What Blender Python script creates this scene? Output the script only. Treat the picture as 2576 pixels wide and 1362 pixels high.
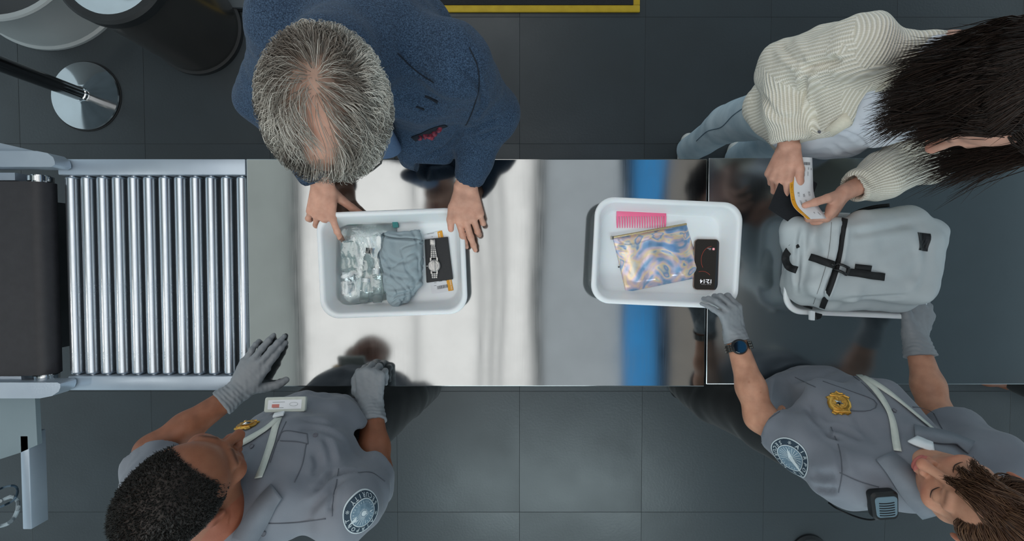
import bpy, bmesh, math, random
import numpy as np
from mathutils import Vector, Matrix
from mathutils.bvhtree import BVHTree

for o in list(bpy.data.objects):
    bpy.data.objects.remove(o, do_unlink=True)
scn = bpy.context.scene
COL = scn.collection

# ------------------------------------------------------------------ camera
F_PX, CAM_H, TILT = 1185.0, 2.30, -0.030
cam_d = bpy.data.cameras.new('camera')
cam_d.sensor_width = 36.0
cam_d.lens = F_PX / 2576.0 * 36.0
cam_d.clip_start = 0.02
cam = bpy.data.objects.new('camera', cam_d)
COL.objects.link(cam)
cam.location = (0, 0, CAM_H)
cam.rotation_euler = (TILT, 0, 0)
scn.camera = cam

# ------------------------------------------------------------------ world + colour management
wd = bpy.data.worlds.new('hall_ambient')
scn.world = wd
wd.use_nodes = True
wd.node_tree.nodes['Background'].inputs[0].default_value = (0.74, 0.92, 1.0, 1)
wd.node_tree.nodes['Background'].inputs[1].default_value = 0.68
scn.view_settings.view_transform = 'Standard'
scn.view_settings.look = 'None'
scn.view_settings.gamma = 1.0
scn.view_settings.use_curve_mapping = False
scn.view_settings.exposure = 0.32

PANEL_MAIN, PANEL_DIM, PANEL_LOW, PANEL_BACK, STRIP_BLUE, LAMP_ROLLER = 1.5, 0.66, 0.54, 4.4, 1.05, 260.0
CEIL_Z = 3.5
TABLE_Z = 0.90

# ------------------------------------------------------------------ pixel -> point
_c, _s = math.cos(TILT), math.sin(TILT)
def ray(px, py):
    x, y, z = (px - 1288.0) / F_PX, (681.0 - py) / F_PX, -1.0
    return Vector((x, y * _c - z * _s, y * _s + z * _c))
def P(px, py, z):
    d = ray(px, py)
    t = (z - CAM_H) / d.z
    return Vector((d.x * t, d.y * t, z))
def sc(z):
    return F_PX / (CAM_H - z)
def V(*a):
    return Vector(a)

# ------------------------------------------------------------------ objects
def tag(o, label=None, cat=None, group=None, kind=None):
    if label: o['label'] = label
    if cat: o['category'] = cat
    if group: o['group'] = group
    if kind: o['kind'] = kind
    return o
def empty(name, loc, label=None, cat=None, group=None, kind=None):
    o = bpy.data.objects.new(name, None)
    o.empty_display_size = 0.05
    COL.objects.link(o)
    o.location = loc
    tag(o, label, cat, group, kind)
    return o
def link(name, me, mat=None, parent=None, label=None):
    o = bpy.data.objects.new(name, me)
    COL.objects.link(o)
    if mat is not None:
        for m in (mat if isinstance(mat, (list, tuple)) else [mat]):
            if m.name not in [q.name for q in me.materials if q]:
                me.materials.append(m)
    if parent is not None:
        o.parent = parent
        o.matrix_parent_inverse = Matrix.Translation(parent.location).inverted() if parent.type == 'EMPTY' and parent.parent is None else parent.matrix_basis.inverted()
    if label: o['label'] = label
    return o
def subpart(name, me, mat, parent, label=None):
    """child of a mesh part that sits at the world origin frame"""
    o = bpy.data.objects.new(name, me)
    COL.objects.link(o)
    me.materials.append(mat)
    o.parent = parent
    if label: o['label'] = label
    return o
def mesh_np(name, verts, faces, smooth=True):
    """verts (n,3) array, faces (m,k) int array"""
    verts = np.asarray(verts, dtype=np.float32)
    faces = np.asarray(faces, dtype=np.int32)
    me = bpy.data.meshes.new(name)
    m, k = faces.shape
    me.vertices.add(len(verts)); me.vertices.foreach_set('co', verts.ravel())
    me.loops.add(m * k); me.loops.foreach_set('vertex_index', faces.ravel())
    me.polygons.add(m)
    me.polygons.foreach_set('loop_start', np.arange(0, m * k, k, dtype=np.int32))
    me.polygons.foreach_set('loop_total', np.full(m, k, dtype=np.int32))
    if smooth: me.polygons.foreach_set('use_smooth', np.ones(m, dtype=bool))
    me.update(calc_edges=True)
    me.validate()
    return me
def set_col(me, cols, name='Col'):
    a = me.color_attributes.new(name, 'FLOAT_COLOR', 'POINT')
    c = np.ones((len(me.vertices), 4), dtype=np.float32)
    c[:, :3] = cols
    a.data.foreach_set('color', c.ravel())
def set_float(me, vals, name):
    a = me.attributes.new(name, 'FLOAT', 'POINT')
    a.data.foreach_set('value', np.asarray(vals, dtype=np.float32))
class MB:
    """collects shapes into one mesh"""
    def __init__(s): s.bm = bmesh.new()
    def box(s, lo, hi, bevel=0.0, M=None, seg=2):
        lo, hi = Vector(lo), Vector(hi)
        r = bmesh.ops.create_cube(s.bm, size=1.0)
        vs = r['verts']
        for v in vs:
            v.co = Vector([(lo[i] + hi[i]) / 2 + v.co[i] * (hi[i] - lo[i]) for i in range(3)])
        if bevel > 0:
            es = list({e for v in vs for e in v.link_edges})
            rr = bmesh.ops.bevel(s.bm, geom=es, offset=bevel, segments=seg, profile=0.5, affect='EDGES')
            vs = list({v for f in rr['faces'] for v in f.verts} | {v for v in vs if v.is_valid})
        if M is not None:
            for v in vs: v.co = M @ v.co
        return vs
    def cyl(s, p0, p1, r0, r1=None, n=24, caps=True):
        p0, p1 = Vector(p0), Vector(p1)
        r1 = r0 if r1 is None else r1
        ax = (p1 - p0).normalized()
        u = ax.orthogonal().normalized(); w = ax.cross(u)
        a = [s.bm.verts.new(p0 + (u * math.cos(t) + w * math.sin(t)) * r0) for t in [2 * math.pi * i / n for i in range(n)]]
        b = [s.bm.verts.new(p1 + (u * math.cos(t) + w * math.sin(t)) * r1) for t in [2 * math.pi * i / n for i in range(n)]]
        for i in range(n):
            s.bm.faces.new((a[i], a[(i + 1) % n], b[(i + 1) % n], b[i]))
        if caps:
            s.bm.faces.new(a[::-1]); s.bm.faces.new(b)
        return a + b
    def lathe(s, prof, c=(0, 0, 0), n=48, M=None):
        c = Vector(c)
        rings = []
        for r, z in prof:
            if r < 1e-6:
                rings.append([s.bm.verts.new(c + Vector((0, 0, z)))])
            else:
                rings.append([s.bm.verts.new(c + Vector((r * math.cos(2 * math.pi * i / n), r * math.sin(2 * math.pi * i / n), z))) for i in range(n)])
        for A, B in zip(rings, rings[1:]):
            for i in range(n):
                j = (i + 1) % n
                if len(A) == 1 and len(B) == 1: continue
                if len(A) == 1: s.bm.faces.new((A[0], B[j], B[i]))
                elif len(B) == 1: s.bm.faces.new((A[i], A[j], B[0]))
                else: s.bm.faces.new((A[i], A[j], B[j], B[i]))
        if M is not None:
            for R in rings:
                for v in R: v.co = M @ v.co
    def tube(s, pts, r, n=8, closed=False):
        pts = [Vector(p) for p in pts]
        rings = []
        N = len(pts)
        prev = None
        for i, p in enumerate(pts):
            t = (pts[min(i + 1, N - 1)] - pts[max(i - 1, 0)])
            if t.length < 1e-9: t = Vector((1, 0, 0))
            t.normalize()
            if prev is None: u = t.orthogonal().normalized()
            else:
                u = prev - t * prev.dot(t)
                u = u.normalized() if u.length > 1e-6 else t.orthogonal().normalized()
            prev = u
            w = t.cross(u)
            rr = r[i] if isinstance(r, (list, tuple)) else r
            rings.append([s.bm.verts.new(p + (u * math.cos(2 * math.pi * k / n) + w * math.sin(2 * math.pi * k / n)) * rr) for k in range(n)])
        for A, B in zip(rings, rings[1:]):
            for k in range(n):
                s.bm.faces.new((A[k], A[(k + 1) % n], B[(k + 1) % n], B[k]))
        s.bm.faces.new(rings[0][::-1]); s.bm.faces.new(rings[-1])
    def prism(s, poly, z0, z1):
        a = [s.bm.verts.new((p[0], p[1], z0)) for p in poly]
        b = [s.bm.verts.new((p[0], p[1], z1)) for p in poly]
        n = len(poly)
        for i in range(n): s.bm.faces.new((a[i], a[(i + 1) % n], b[(i + 1) % n], b[i]))
        s.bm.faces.new(a[::-1]); s.bm.faces.new(b)
        return a + b
    def loft(s, loops, cap0=True, cap1=True):
        R = [[s.bm.verts.new(p) for p in L] for L in loops]
        n = len(R[0])
        for A, B in zip(R, R[1:]):
            for k in range(n): s.bm.faces.new((A[k], A[(k + 1) % n], B[(k + 1) % n], B[k]))
        if cap0: s.bm.faces.new(R[0][::-1])
        if cap1: s.bm.faces.new(R[-1])
    def mesh(s, name, smooth=True, angle=28):
        bmesh.ops.recalc_face_normals(s.bm, faces=s.bm.faces)
        me = bpy.data.meshes.new(name)
        s.bm.to_mesh(me); s.bm.free()
        if smooth:
            me.polygons.foreach_set('use_smooth', np.ones(len(me.polygons), dtype=bool))
            try: me.set_sharp_from_angle(angle=math.radians(angle))
            except Exception: pass
        me.update()
        return me
    def build(s, name, mat, parent=None, label=None, smooth=True, angle=28):
        return link(name, s.mesh(name, smooth, angle), mat, parent, label)
def rrect(w, h, r, n=8, cx=0, cy=0):
    pts = []
    for k, (sx, sy) in enumerate(((1, 1), (-1, 1), (-1, -1), (1, -1))):
        for i in range(n + 1):
            a = math.pi / 2 * (k + i / n)
            pts.append((cx + sx * (w / 2 - r) + r * math.cos(a), cy + sy * (h / 2 - r) + r * math.sin(a)))
    return pts

# ------------------------------------------------------------------ materials
def lin(r, g, b):
    f = lambda c: (c / 255.0) / 12.92 if c / 255.0 <= 0.04045 else ((c / 255.0 + 0.055) / 1.055) ** 2.4
    return (f(r), f(g), f(b), 1.0)
MATS = {}
def mat(name, col=(0.5, 0.5, 0.5, 1), rough=0.5, metal=0.0, spec=0.5, col2=None, nscale=20.0, ndetail=4.0, bump=0.0, bscale=80.0,
        stretch=None, coat=0.0, sub=0.0, trans=0.0, ior=1.45, emit=None, estr=0.0, attr=None, aniso=0.0, sheen=0.0, rvar=0.0):
    m = bpy.data.materials.new(name)
    m.use_nodes = True
    nt = m.node_tree; N = nt.nodes; L = nt.links
    b = N['Principled BSDF']
    b.inputs['Base Color'].default_value = col
    b.inputs['Roughness'].default_value = rough
    b.inputs['Metallic'].default_value = metal
    b.inputs['Specular IOR Level'].default_value = spec
    b.inputs['IOR'].default_value = ior
    if coat: b.inputs['Coat Weight'].default_value = coat
    if sub:
        b.inputs['Subsurface Weight'].default_value = sub
        b.inputs['Subsurface Radius'].default_value = (0.012, 0.005, 0.003)
        b.inputs['Subsurface Scale'].default_value = 0.5
    if trans: b.inputs['Transmission Weight'].default_value = trans
    if aniso: b.inputs['Anisotropic'].default_value = aniso
    if sheen:
        b.inputs['Sheen Weight'].default_value = sheen
        b.inputs['Sheen Roughness'].default_value = 0.4
    if emit:
        b.inputs['Emission Color'].default_value = emit
        b.inputs['Emission Strength'].default_value = estr
    tc = N.new('ShaderNodeTexCoord')
    src = tc.outputs['Object']
    if stretch:
        mp = N.new('ShaderNodeMapping'); mp.inputs['Scale'].default_value = stretch
        L.new(src, mp.inputs[0]); src = mp.outputs[0]
    colsock = None
    if attr:
        at = N.new('ShaderNodeAttribute'); at.attribute_name = attr
        colsock = at.outputs['Color']
    if col2 is not None:
        nz = N.new('ShaderNodeTexNoise'); nz.inputs['Scale'].default_value = nscale; nz.inputs['Detail'].default_value = ndetail
        L.new(src, nz.inputs['Vector'])
        mx = N.new('ShaderNodeMix'); mx.data_type = 'RGBA'
        rmp = N.new('ShaderNodeMapRange'); rmp.inputs[1].default_value = 0.3; rmp.inputs[2].default_value = 0.7
        L.new(nz.outputs['Fac'], rmp.inputs[0]); L.new(rmp.outputs[0], mx.inputs[0])
        if colsock is not None:
            ml = N.new('ShaderNodeMix'); ml.data_type = 'RGBA'; ml.blend_type = 'MULTIPLY'; ml.inputs[0].default_value = 1.0
            L.new(colsock, ml.inputs[6]); ml.inputs[7].default_value = col2
            L.new(colsock, mx.inputs[6]); L.new(ml.outputs[2], mx.inputs[7])
        else:
            mx.inputs[6].default_value = col; mx.inputs[7].default_value = col2
        colsock = mx.outputs[2]
    if colsock is not None: L.new(colsock, b.inputs['Base Color'])
    if bump:
        nb = N.new('ShaderNodeTexNoise'); nb.inputs['Scale'].default_value = bscale; nb.inputs['Detail'].default_value = 3.0
        L.new(src, nb.inputs['Vector'])
        bp = N.new('ShaderNodeBump'); bp.inputs['Strength'].default_value = bump; bp.inputs['Distance'].default_value = 0.004
        L.new(nb.outputs['Fac'], bp.inputs['Height']); L.new(bp.outputs[0], b.inputs['Normal'])
    if rvar:
        nr = N.new('ShaderNodeTexNoise'); nr.inputs['Scale'].default_value = nscale; nr.inputs['Detail'].default_value = 5.0
        L.new(src, nr.inputs['Vector'])
        mr = N.new('ShaderNodeMapRange'); mr.inputs[3].default_value = max(0.02, rough - rvar); mr.inputs[4].default_value = rough + rvar
        mr.inputs[1].default_value = 0.3; mr.inputs[2].default_value = 0.7
        L.new(nr.outputs['Fac'], mr.inputs[0]); L.new(mr.outputs[0], b.inputs['Roughness'])
    MATS[name] = m
    return m
def emat(name, col, strength):
    m = bpy.data.materials.new(name); m.use_nodes = True
    nt = m.node_tree; nt.nodes.clear()
    e = nt.nodes.new('ShaderNodeEmission'); o = nt.nodes.new('ShaderNodeOutputMaterial')
    e.inputs[0].default_value = col; e.inputs[1].default_value = strength
    nt.links.new(e.outputs[0], o.inputs[0])
    return m

# brushed steel for the search tables
def steel(name, base, rough, wavy=0.0, wscale=3.0, streak=0.05):
    m = bpy.data.materials.new(name); m.use_nodes = True
    nt = m.node_tree; N = nt.nodes; L = nt.links
    b = N['Principled BSDF']
    b.inputs['Metallic'].default_value = 1.0
    b.inputs['Base Color'].default_value = base
    tc = N.new('ShaderNodeTexCoord')
    mp = N.new('ShaderNodeMapping'); mp.inputs['Scale'].default_value = (220.0, 4.0, 4.0)
    L.new(tc.outputs['Object'], mp.inputs[0])
    n1 = N.new('ShaderNodeTexNoise'); n1.inputs['Scale'].default_value = 2.0; n1.inputs['Detail'].default_value = 4
    L.new(mp.outputs[0], n1.inputs['Vector'])
    n2 = N.new('ShaderNodeTexNoise'); n2.inputs['Scale'].default_value = 9.0; n2.inputs['Detail'].default_value = 6
    L.new(tc.outputs['Object'], n2.inputs['Vector'])
    ad = N.new('ShaderNodeMath'); ad.operation = 'ADD'
    L.new(n1.outputs['Fac'], ad.inputs[0]); L.new(n2.outputs['Fac'], ad.inputs[1])
    mr = N.new('ShaderNodeMapRange'); mr.inputs[1].default_value = 0.6; mr.inputs[2].default_value = 1.4
    mr.inputs[3].default_value = rough - streak; mr.inputs[4].default_value = rough + streak
    L.new(ad.outputs[0], mr.inputs[0]); L.new(mr.outputs[0], b.inputs['Roughness'])
    cr = N.new('ShaderNodeMapRange'); cr.inputs[1].default_value = 0.3; cr.inputs[2].default_value = 0.75; cr.inputs[3].default_value = 1.0; cr.inputs[4].default_value = 0.90
    L.new(n2.outputs['Fac'], cr.inputs[0])
    mm = N.new('ShaderNodeVectorMath'); mm.operation = 'SCALE'; mm.inputs[0].default_value = base[:3]
    L.new(cr.outputs[0], mm.inputs['Scale']); L.new(mm.outputs[0], b.inputs['Base Color'])
    if wavy:
        mw = N.new('ShaderNodeMapping'); mw.inputs['Scale'].default_value = (1.6, 0.55, 1.0)
        L.new(tc.outputs['Object'], mw.inputs[0])
        n3 = N.new('ShaderNodeTexNoise'); n3.inputs['Scale'].default_value = wscale; n3.inputs['Detail'].default_value = 0.5
        L.new(mw.outputs[0], n3.inputs['Vector'])
        bp = N.new('ShaderNodeBump'); bp.inputs['Strength'].default_value = 1.0; bp.inputs['Distance'].default_value = wavy
        L.new(n3.outputs['Fac'], bp.inputs['Height']); L.new(bp.outputs[0], b.inputs['Normal'])
    return m
# ------------------------------------------------------------------ signed-distance sculpting
def nrm(a):
    a = np.asarray(a, dtype=np.float64)
    return a / max(np.linalg.norm(a), 1e-9)
def A3(v): return np.array([v[0], v[1], v[2]], dtype=np.float64)
class Field:
    def __init__(s, h): s.h = h; s.ops = []
    def _put(s, kind, fn, lo, hi, k): s.ops.append((kind, fn, np.asarray(lo), np.asarray(hi), k))
    # tapered capsule
    def cap(s, p0, p1, r0, r1=None, k=0.01, sub=False):
        p0, p1 = A3(p0), A3(p1); r1 = r0 if r1 is None else r1
        ax = p1 - p0; L2 = max(ax @ ax, 1e-12); R = max(r0, r1)
        def fn(X, Y, Z):
            t = np.clip(((X - p0[0]) * ax[0] + (Y - p0[1]) * ax[1] + (Z - p0[2]) * ax[2]) / L2, 0, 1)
            d = np.sqrt((X - p0[0] - t * ax[0]) ** 2 + (Y - p0[1] - t * ax[1]) ** 2 + (Z - p0[2] - t * ax[2]) ** 2)
            return d - (r0 + (r1 - r0) * t)
        s._put('sub' if sub else 'add', fn, np.minimum(p0, p1) - R, np.maximum(p0, p1) + R, k)
    def chain(s, pts, rs, k=0.01, sub=False):
        for i in range(len(pts) - 1): s.cap(pts[i], pts[i + 1], rs[i], rs[i + 1], k, sub)
    # elliptical-section capsule: right gives the first half-axis direction
    def ecap(s, p0, p1, a0, b0, a1, b1, right, k=0.02, sub=False):
        p0, p1 = A3(p0), A3(p1); ax = p1 - p0; L = np.linalg.norm(ax); axn = ax / max(L, 1e-9)
        r = A3(right); r = nrm(r - axn * (r @ axn)); f = np.cross(axn, r)
        R = max(a0, b0, a1, b1)
        def fn(X, Y, Z):
            dx, dy, dz = X - p0[0], Y - p0[1], Z - p0[2]
            w = dx * axn[0] + dy * axn[1] + dz * axn[2]
            t = np.clip(w / max(L, 1e-9), 0, 1)
            e = w - t * L
            u = dx * r[0] + dy * r[1] + dz * r[2]
            v = dx * f[0] + dy * f[1] + dz * f[2]
            a = a0 + (a1 - a0) * t; b = b0 + (b1 - b0) * t
            m = np.minimum(a, b)
            k0 = np.sqrt((u / a) ** 2 + (v / b) ** 2 + (e / m) ** 2)
            k1 = np.sqrt((u / a ** 2) ** 2 + (v / b ** 2) ** 2 + (e / m ** 2) ** 2)
            return k0 * (k0 - 1) / np.maximum(k1, 1e-6)
        s._put('sub' if sub else 'add', fn, np.minimum(p0, p1) - R, np.maximum(p0, p1) + R, k)
    def ell(s, c, r, M=None, k=0.01, sub=False):
        """ellipsoid; M 3x3 numpy with columns = local axes"""
        c = A3(c); r = np.asarray(r, dtype=np.float64); M = np.eye(3) if M is None else np.asarray(M)
        def fn(X, Y, Z):
            dx, dy, dz = X - c[0], Y - c[1], Z - c[2]
            q = [dx * M[0, i] + dy * M[1, i] + dz * M[2, i] for i in range(3)]
            k0 = np.sqrt(sum((q[i] / r[i]) ** 2 for i in range(3)))
            k1 = np.sqrt(sum((q[i] / r[i] ** 2) ** 2 for i in range(3)))
            return k0 * (k0 - 1) / np.maximum(k1, 1e-6)
        R = np.full(3, r.max())
        s._put('sub' if sub else 'add', fn, c - R, c + R, k)
    def rbox(s, c, half, rad, M=None, k=0.01, sub=False):
        c = A3(c); half = np.asarray(half, dtype=np.float64); M = np.eye(3) if M is None else np.asarray(M)
        def fn(X, Y, Z):
            dx, dy, dz = X - c[0], Y - c[1], Z - c[2]
            q = [np.abs(dx * M[0, i] + dy * M[1, i] + dz * M[2, i]) - half[i] + rad for i in range(3)]
            o = np.sqrt(sum(np.maximum(a, 0) ** 2 for a in q))
            return o + np.minimum(np.maximum(np.maximum(q[0], q[1]), q[2]), 0) - rad
        R = np.full(3, np.linalg.norm(half))
        s._put('sub' if sub else 'add', fn, c - R, c + R, k)
    def plane_cut(s, p, n, k=0.002, lo=None, hi=None):
        """remove everything on the +n side of p (inside box lo..hi)"""
        p, n = A3(p), nrm(A3(n))
        def fn(X, Y, Z): return -((X - p[0]) * n[0] + (Y - p[1]) * n[1] + (Z - p[2]) * n[2])
        s._put('sub', fn, np.full(3, -1e9) if lo is None else A3(lo), np.full(3, 1e9) if hi is None else A3(hi), k)
    def custom(s, fn, lo, hi, k=0.005, sub=True):
        s._put('sub' if sub else 'add', fn, A3(lo), A3(hi), k)
    def solve(s, relax=1):
        h = s.h
        adds = [o for o in s.ops if o[0] == 'add']
        lo = np.min([o[2] for o in adds], axis=0) - 4 * h - 0.02
        hi = np.max([o[3] for o in adds], axis=0) + 4 * h + 0.02
        n = np.ceil((hi - lo) / h).astype(int) + 1
        G = np.full(n, 0.06, dtype=np.float32)
        axs = [(lo[i] + h * np.arange(n[i])).astype(np.float32) for i in range(3)]
        for kind, fn, a, b, k in s.ops:
            pad = k + 3 * h
            i0 = np.clip(np.floor((a - pad - lo) / h), 0, n - 1).astype(int)
            i1 = np.clip(np.ceil((b + pad - lo) / h) + 1, 1, n).astype(int)
            if (i1 <= i0).any(): continue
            sl = tuple(slice(i0[i], i1[i]) for i in range(3))
            X = axs[0][sl[0]][:, None, None]; Y = axs[1][sl[1]][None, :, None]; Z = axs[2][sl[2]][None, None, :]
            d = fn(X, Y, Z).astype(np.float32)
            d = np.broadcast_to(d, G[sl].shape)
            g = G[sl]
            if kind == 'add':
                t = np.clip(0.5 + 0.5 * (g - d) / k, 0, 1)
                G[sl] = g * (1 - t) + d * t - k * t * (1 - t)
            else:
                d = -d
                t = np.clip(0.5 - 0.5 * (g - d) / k, 0, 1)
                G[sl] = g * (1 - t) + d * t + k * t * (1 - t)
        v, q = surfnet(G, lo, h)
        if relax: v = relax_mesh(v, q, relax)
        return v, q
def surfnet(G, lo, h):
    ins = G < 0
    s = np.zeros(tuple(np.array(G.shape) - 1), dtype=np.uint8)
    for a in (0, 1):
        for b in (0, 1):
            for c in (0, 1):
                s += ins[a:ins.shape[0] - 1 + a, b:ins.shape[1] - 1 + b, c:ins.shape[2] - 1 + c]
    act = (s > 0) & (s < 8)
    idx = np.full(act.shape, -1, dtype=np.int64)
    cells = np.argwhere(act)
    idx[act] = np.arange(len(cells))
    acc = np.zeros((len(cells), 3)); cnt = np.zeros(len(cells))
    corners = [(a, b, c) for a in (0, 1) for b in (0, 1) for c in (0, 1)]
    val = {c: G[cells[:, 0] + c[0], cells[:, 1] + c[1], cells[:, 2] + c[2]].astype(np.float64) for c in corners}
    for a in corners:
        for ax in range(3):
            if a[ax]: continue
            b = list(a); b[ax] = 1; b = tuple(b)
            va, vb = val[a], val[b]
            m = (va < 0) != (vb < 0)
            t = va[m] / (va[m] - vb[m])
            p = np.tile(np.array(a, dtype=float), (m.sum(), 1)); p[:, ax] = t
            acc[m] += p; cnt[m] += 1
    verts = lo + h * (cells + acc / cnt[:, None])
    quads = []
    for ax in range(3):
        u, w = (ax + 1) % 3, (ax + 2) % 3
        sa = [slice(1, -1)] * 3; sb = [slice(1, -1)] * 3
        sa[ax] = slice(0, -1); sb[ax] = slice(1, None)
        m = ins[tuple(sa)] != ins[tuple(sb)]
        e = np.argwhere(m)
        off = np.array([1, 1, 1]); off[ax] = 0
        e = e + off
        lowin = ins[e[:, 0], e[:, 1], e[:, 2]]
        def cell(du, dw):
            c = e.copy(); c[:, u] += du; c[:, w] += dw
            return idx[c[:, 0], c[:, 1], c[:, 2]]
        q = np.stack([cell(-1, -1), cell(0, -1), cell(0, 0), cell(-1, 0)], axis=1)
        q[~lowin] = q[~lowin][:, ::-1]
        quads.append(q)
    quads = np.concatenate(quads)
    quads = quads[(quads >= 0).all(axis=1)]
    return verts, quads
def relax_mesh(v, q, n, lam=0.5):
    e = np.concatenate([q[:, [0, 1]], q[:, [1, 2]], q[:, [2, 3]], q[:, [3, 0]]])
    N = len(v)
    deg = np.bincount(e[:, 0], minlength=N) + np.bincount(e[:, 1], minlength=N)
    deg = np.maximum(deg, 1)
    for _ in range(n):
        acc = np.stack([np.bincount(e[:, 0], v[e[:, 1], i], N) + np.bincount(e[:, 1], v[e[:, 0], i], N) for i in range(3)], axis=1)
        v = v + lam * (acc / deg[:, None] - v)
    return v
def vnormals(v, q):
    n = np.cross(v[q[:, 2]] - v[q[:, 0]], v[q[:, 3]] - v[q[:, 1]])
    out = np.stack([sum(np.bincount(q[:, j], n[:, i], len(v)) for j in range(4)) for i in range(3)], axis=1)
    return out / np.maximum(np.linalg.norm(out, axis=1), 1e-12)[:, None]
def snoise(p, scale, seed, stretch=(1, 1, 1), n=24):
    r = np.random.RandomState(seed)
    out = np.zeros(len(p))
    q = p * np.asarray(stretch) * scale
    for i in range(n):
        k = r.normal(size=3) * (0.6 + 0.8 * r.rand()); ph = r.rand() * 6.283
        out += np.sin(q @ k * 2.2 + ph)
    return out / math.sqrt(n / 2.0)
class Surf:
    """a sculpted surface with ray casting from the camera"""
    def __init__(s, v, q): s.v = v; s.q = q; s._b = None
    @property
    def bvh(s):
        if s._b is None: s._b = BVHTree.FromPolygons([tuple(x) for x in s.v], [tuple(int(i) for i in x) for x in s.q])
        return s._b
    def hit(s, px, py):
        d = ray(px, py).normalized()
        l, n, i, t = s.bvh.ray_cast(Vector((0, 0, CAM_H)), d)
        if l is None:
            return None, None
        if n.dot(d) > 0: n = -n
        return l, n
    def near(s, p):
        l, n, i, t = s.bvh.find_nearest(Vector(p))
        return l, n
    def displace(s, d):
        s.v = s.v + vnormals(s.v, s.q) * d[:, None]; s._b = None
    def crease(s, lines):
        """lines: list of (pixel polyline, depth, width); negative depth raises a ridge"""
        N = vnormals(s.v, s.q); D = np.zeros(len(s.v))
        for pl, dep, w in lines:
            pts = [s.hit(*p)[0] for p in resample(pl, 14)]
            pts = [p for p in pts if p is not None]
            if len(pts) < 2: continue
            pts = np.array([tuple(p) for p in pts])
            lo, hi = pts.min(0) - 3 * w, pts.max(0) + 3 * w
            m = np.where(((s.v > lo) & (s.v < hi)).all(axis=1))[0]
            best = np.full(len(m), 1e9); tt = np.zeros(len(m))
            for i in range(len(pts) - 1):
                a, b = pts[i], pts[i + 1]; ab = b - a
                t = np.clip(((s.v[m] - a) @ ab) / max(ab @ ab, 1e-12), 0, 1)
                d = np.linalg.norm(s.v[m] - a - t[:, None] * ab, axis=1)
                u = d < best
                best[u] = d[u]; tt[u] = (i + t[u]) / (len(pts) - 1)
            fade = np.clip(np.minimum(tt, 1 - tt) * 5 + 0.15, 0, 1)
            D[m] -= dep * fade * (np.exp(-(best / w) ** 2) - 0.45 * np.exp(-((best - 1.7 * w) / w) ** 2))
        s.v = s.v + N * D[:, None]; s._b = None
def resample(pl, n):
    pl = np.array(pl, dtype=float)
    # Catmull-Rom through the points
    if len(pl) > 2:
        ext = np.vstack([2 * pl[0] - pl[1], pl, 2 * pl[-1] - pl[-2]])
        out = []
        for i in range(1, len(ext) - 2):
            p0, p1, p2, p3 = ext[i - 1:i + 3]
            for t in np.linspace(0, 1, 12, endpoint=False):
                out.append(0.5 * ((2 * p1) + (p2 - p0) * t + (2 * p0 - 5 * p1 + 4 * p2 - p3) * t * t + (3 * p1 - p0 - 3 * p2 + p3) * t ** 3))
        out.append(pl[-1]); pl = np.array(out)
    d = np.concatenate([[0], np.cumsum(np.linalg.norm(np.diff(pl, axis=0), axis=1))])
    t = np.linspace(0, d[-1], n)
    return [tuple(np.interp(t, d, pl[:, k]) for k in range(pl.shape[1])) for n_ in [0]][0] if False else list(zip(*[np.interp(t, d, pl[:, k]) for k in range(pl.shape[1])]))
def ribbon3(pts, nors, width, thick):
    """strip with box section along 3D points with surface normals"""
    n = len(pts); vs = []; fs = []
    for i in range(n):
        t = (pts[min(i + 1, n - 1)] - pts[max(i - 1, 0)])
        t = t.normalized() if t.length > 1e-9 else Vector((1, 0, 0))
        side = nors[i].cross(t).normalized()
        w = width[i] if isinstance(width, (list, tuple, np.ndarray)) else width
        for sx, h in ((-1, 0), (1, 0), (1, thick), (-1, thick)):
            vs.append(tuple(pts[i] + side * (sx * w / 2) + nors[i] * h))
    for i in range(n - 1):
        a, b = 4 * i, 4 * i + 4
        for k in range(4): fs.append((a + k, a + (k + 1) % 4, b + (k + 1) % 4, b + k))
    fs.append((3, 2, 1, 0)); e = 4 * (n - 1); fs.append((e, e + 1, e + 2, e + 3))
    return np.array(vs), np.array(fs)[:, ::-1]
def surf_line(S, pl, n=24, smooth=2):
    pts, nors = [], []
    for p in resample(pl, n):
        l, q = S.hit(*p)
        if l is not None: pts.append(l); nors.append(q)
    if len(pts) < 3: return [], []
    for _ in range(smooth):
        pts = [pts[0]] + [(pts[i - 1] + pts[i] * 2 + pts[i + 1]) / 4 for i in range(1, len(pts) - 1)] + [pts[-1]]
        nors = [nors[0]] + [(nors[i - 1] + nors[i] * 2 + nors[i + 1]).normalized() for i in range(1, len(nors) - 1)] + [nors[-1]]
    return pts, nors
def ribbon(name, S, pl, width, thick, mat_, parent, n=30, lift=0.0006, smooth=1, label=None):
    pts, nors = surf_line(S, pl, n, smooth)
    if len(pts) < 3: return None
    pts = [p + q * lift for p, q in zip(pts, nors)]
    v, f = ribbon3(pts, nors, width, thick)
    return link(name, mesh_np(name, v, f, smooth=False), mat_, parent, label)
def decal_frame(S, px, py, upx, upy):
    """surface point, and frame (U right, Vv up, n out) with 'up' along a pixel direction"""
    l, n = S.hit(px, py)
    if l is None:
        l, n = S.near(P(px, py, 1.15))
    l2 = None
    d = ray(px + upx * 0.02, py + upy * 0.02)
    t = (l - Vector((0, 0, CAM_H))).dot(n) / d.dot(n)
    up = (Vector((0, 0, CAM_H)) + d * t - l)
    up = (up - n * up.dot(n)).normalized()
    return l, up.cross(n).normalized(), up, n
def conform(S, me, fr, lift=0.0):
    """wrap a flat mesh (x right, y up, z out, metres) onto a surface"""
    l, U, W, n = fr
    for v in me.vertices:
        p = l + U * v.co.x + W * v.co.y
        o = p + n * 0.04
        h, hn, i, t = S.bvh.ray_cast(o, -n, 0.12)
        if h is None: h = p
        v.co = h + n * (v.co.z + lift)
    me.update()
    return me
FONTC = [0]
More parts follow.
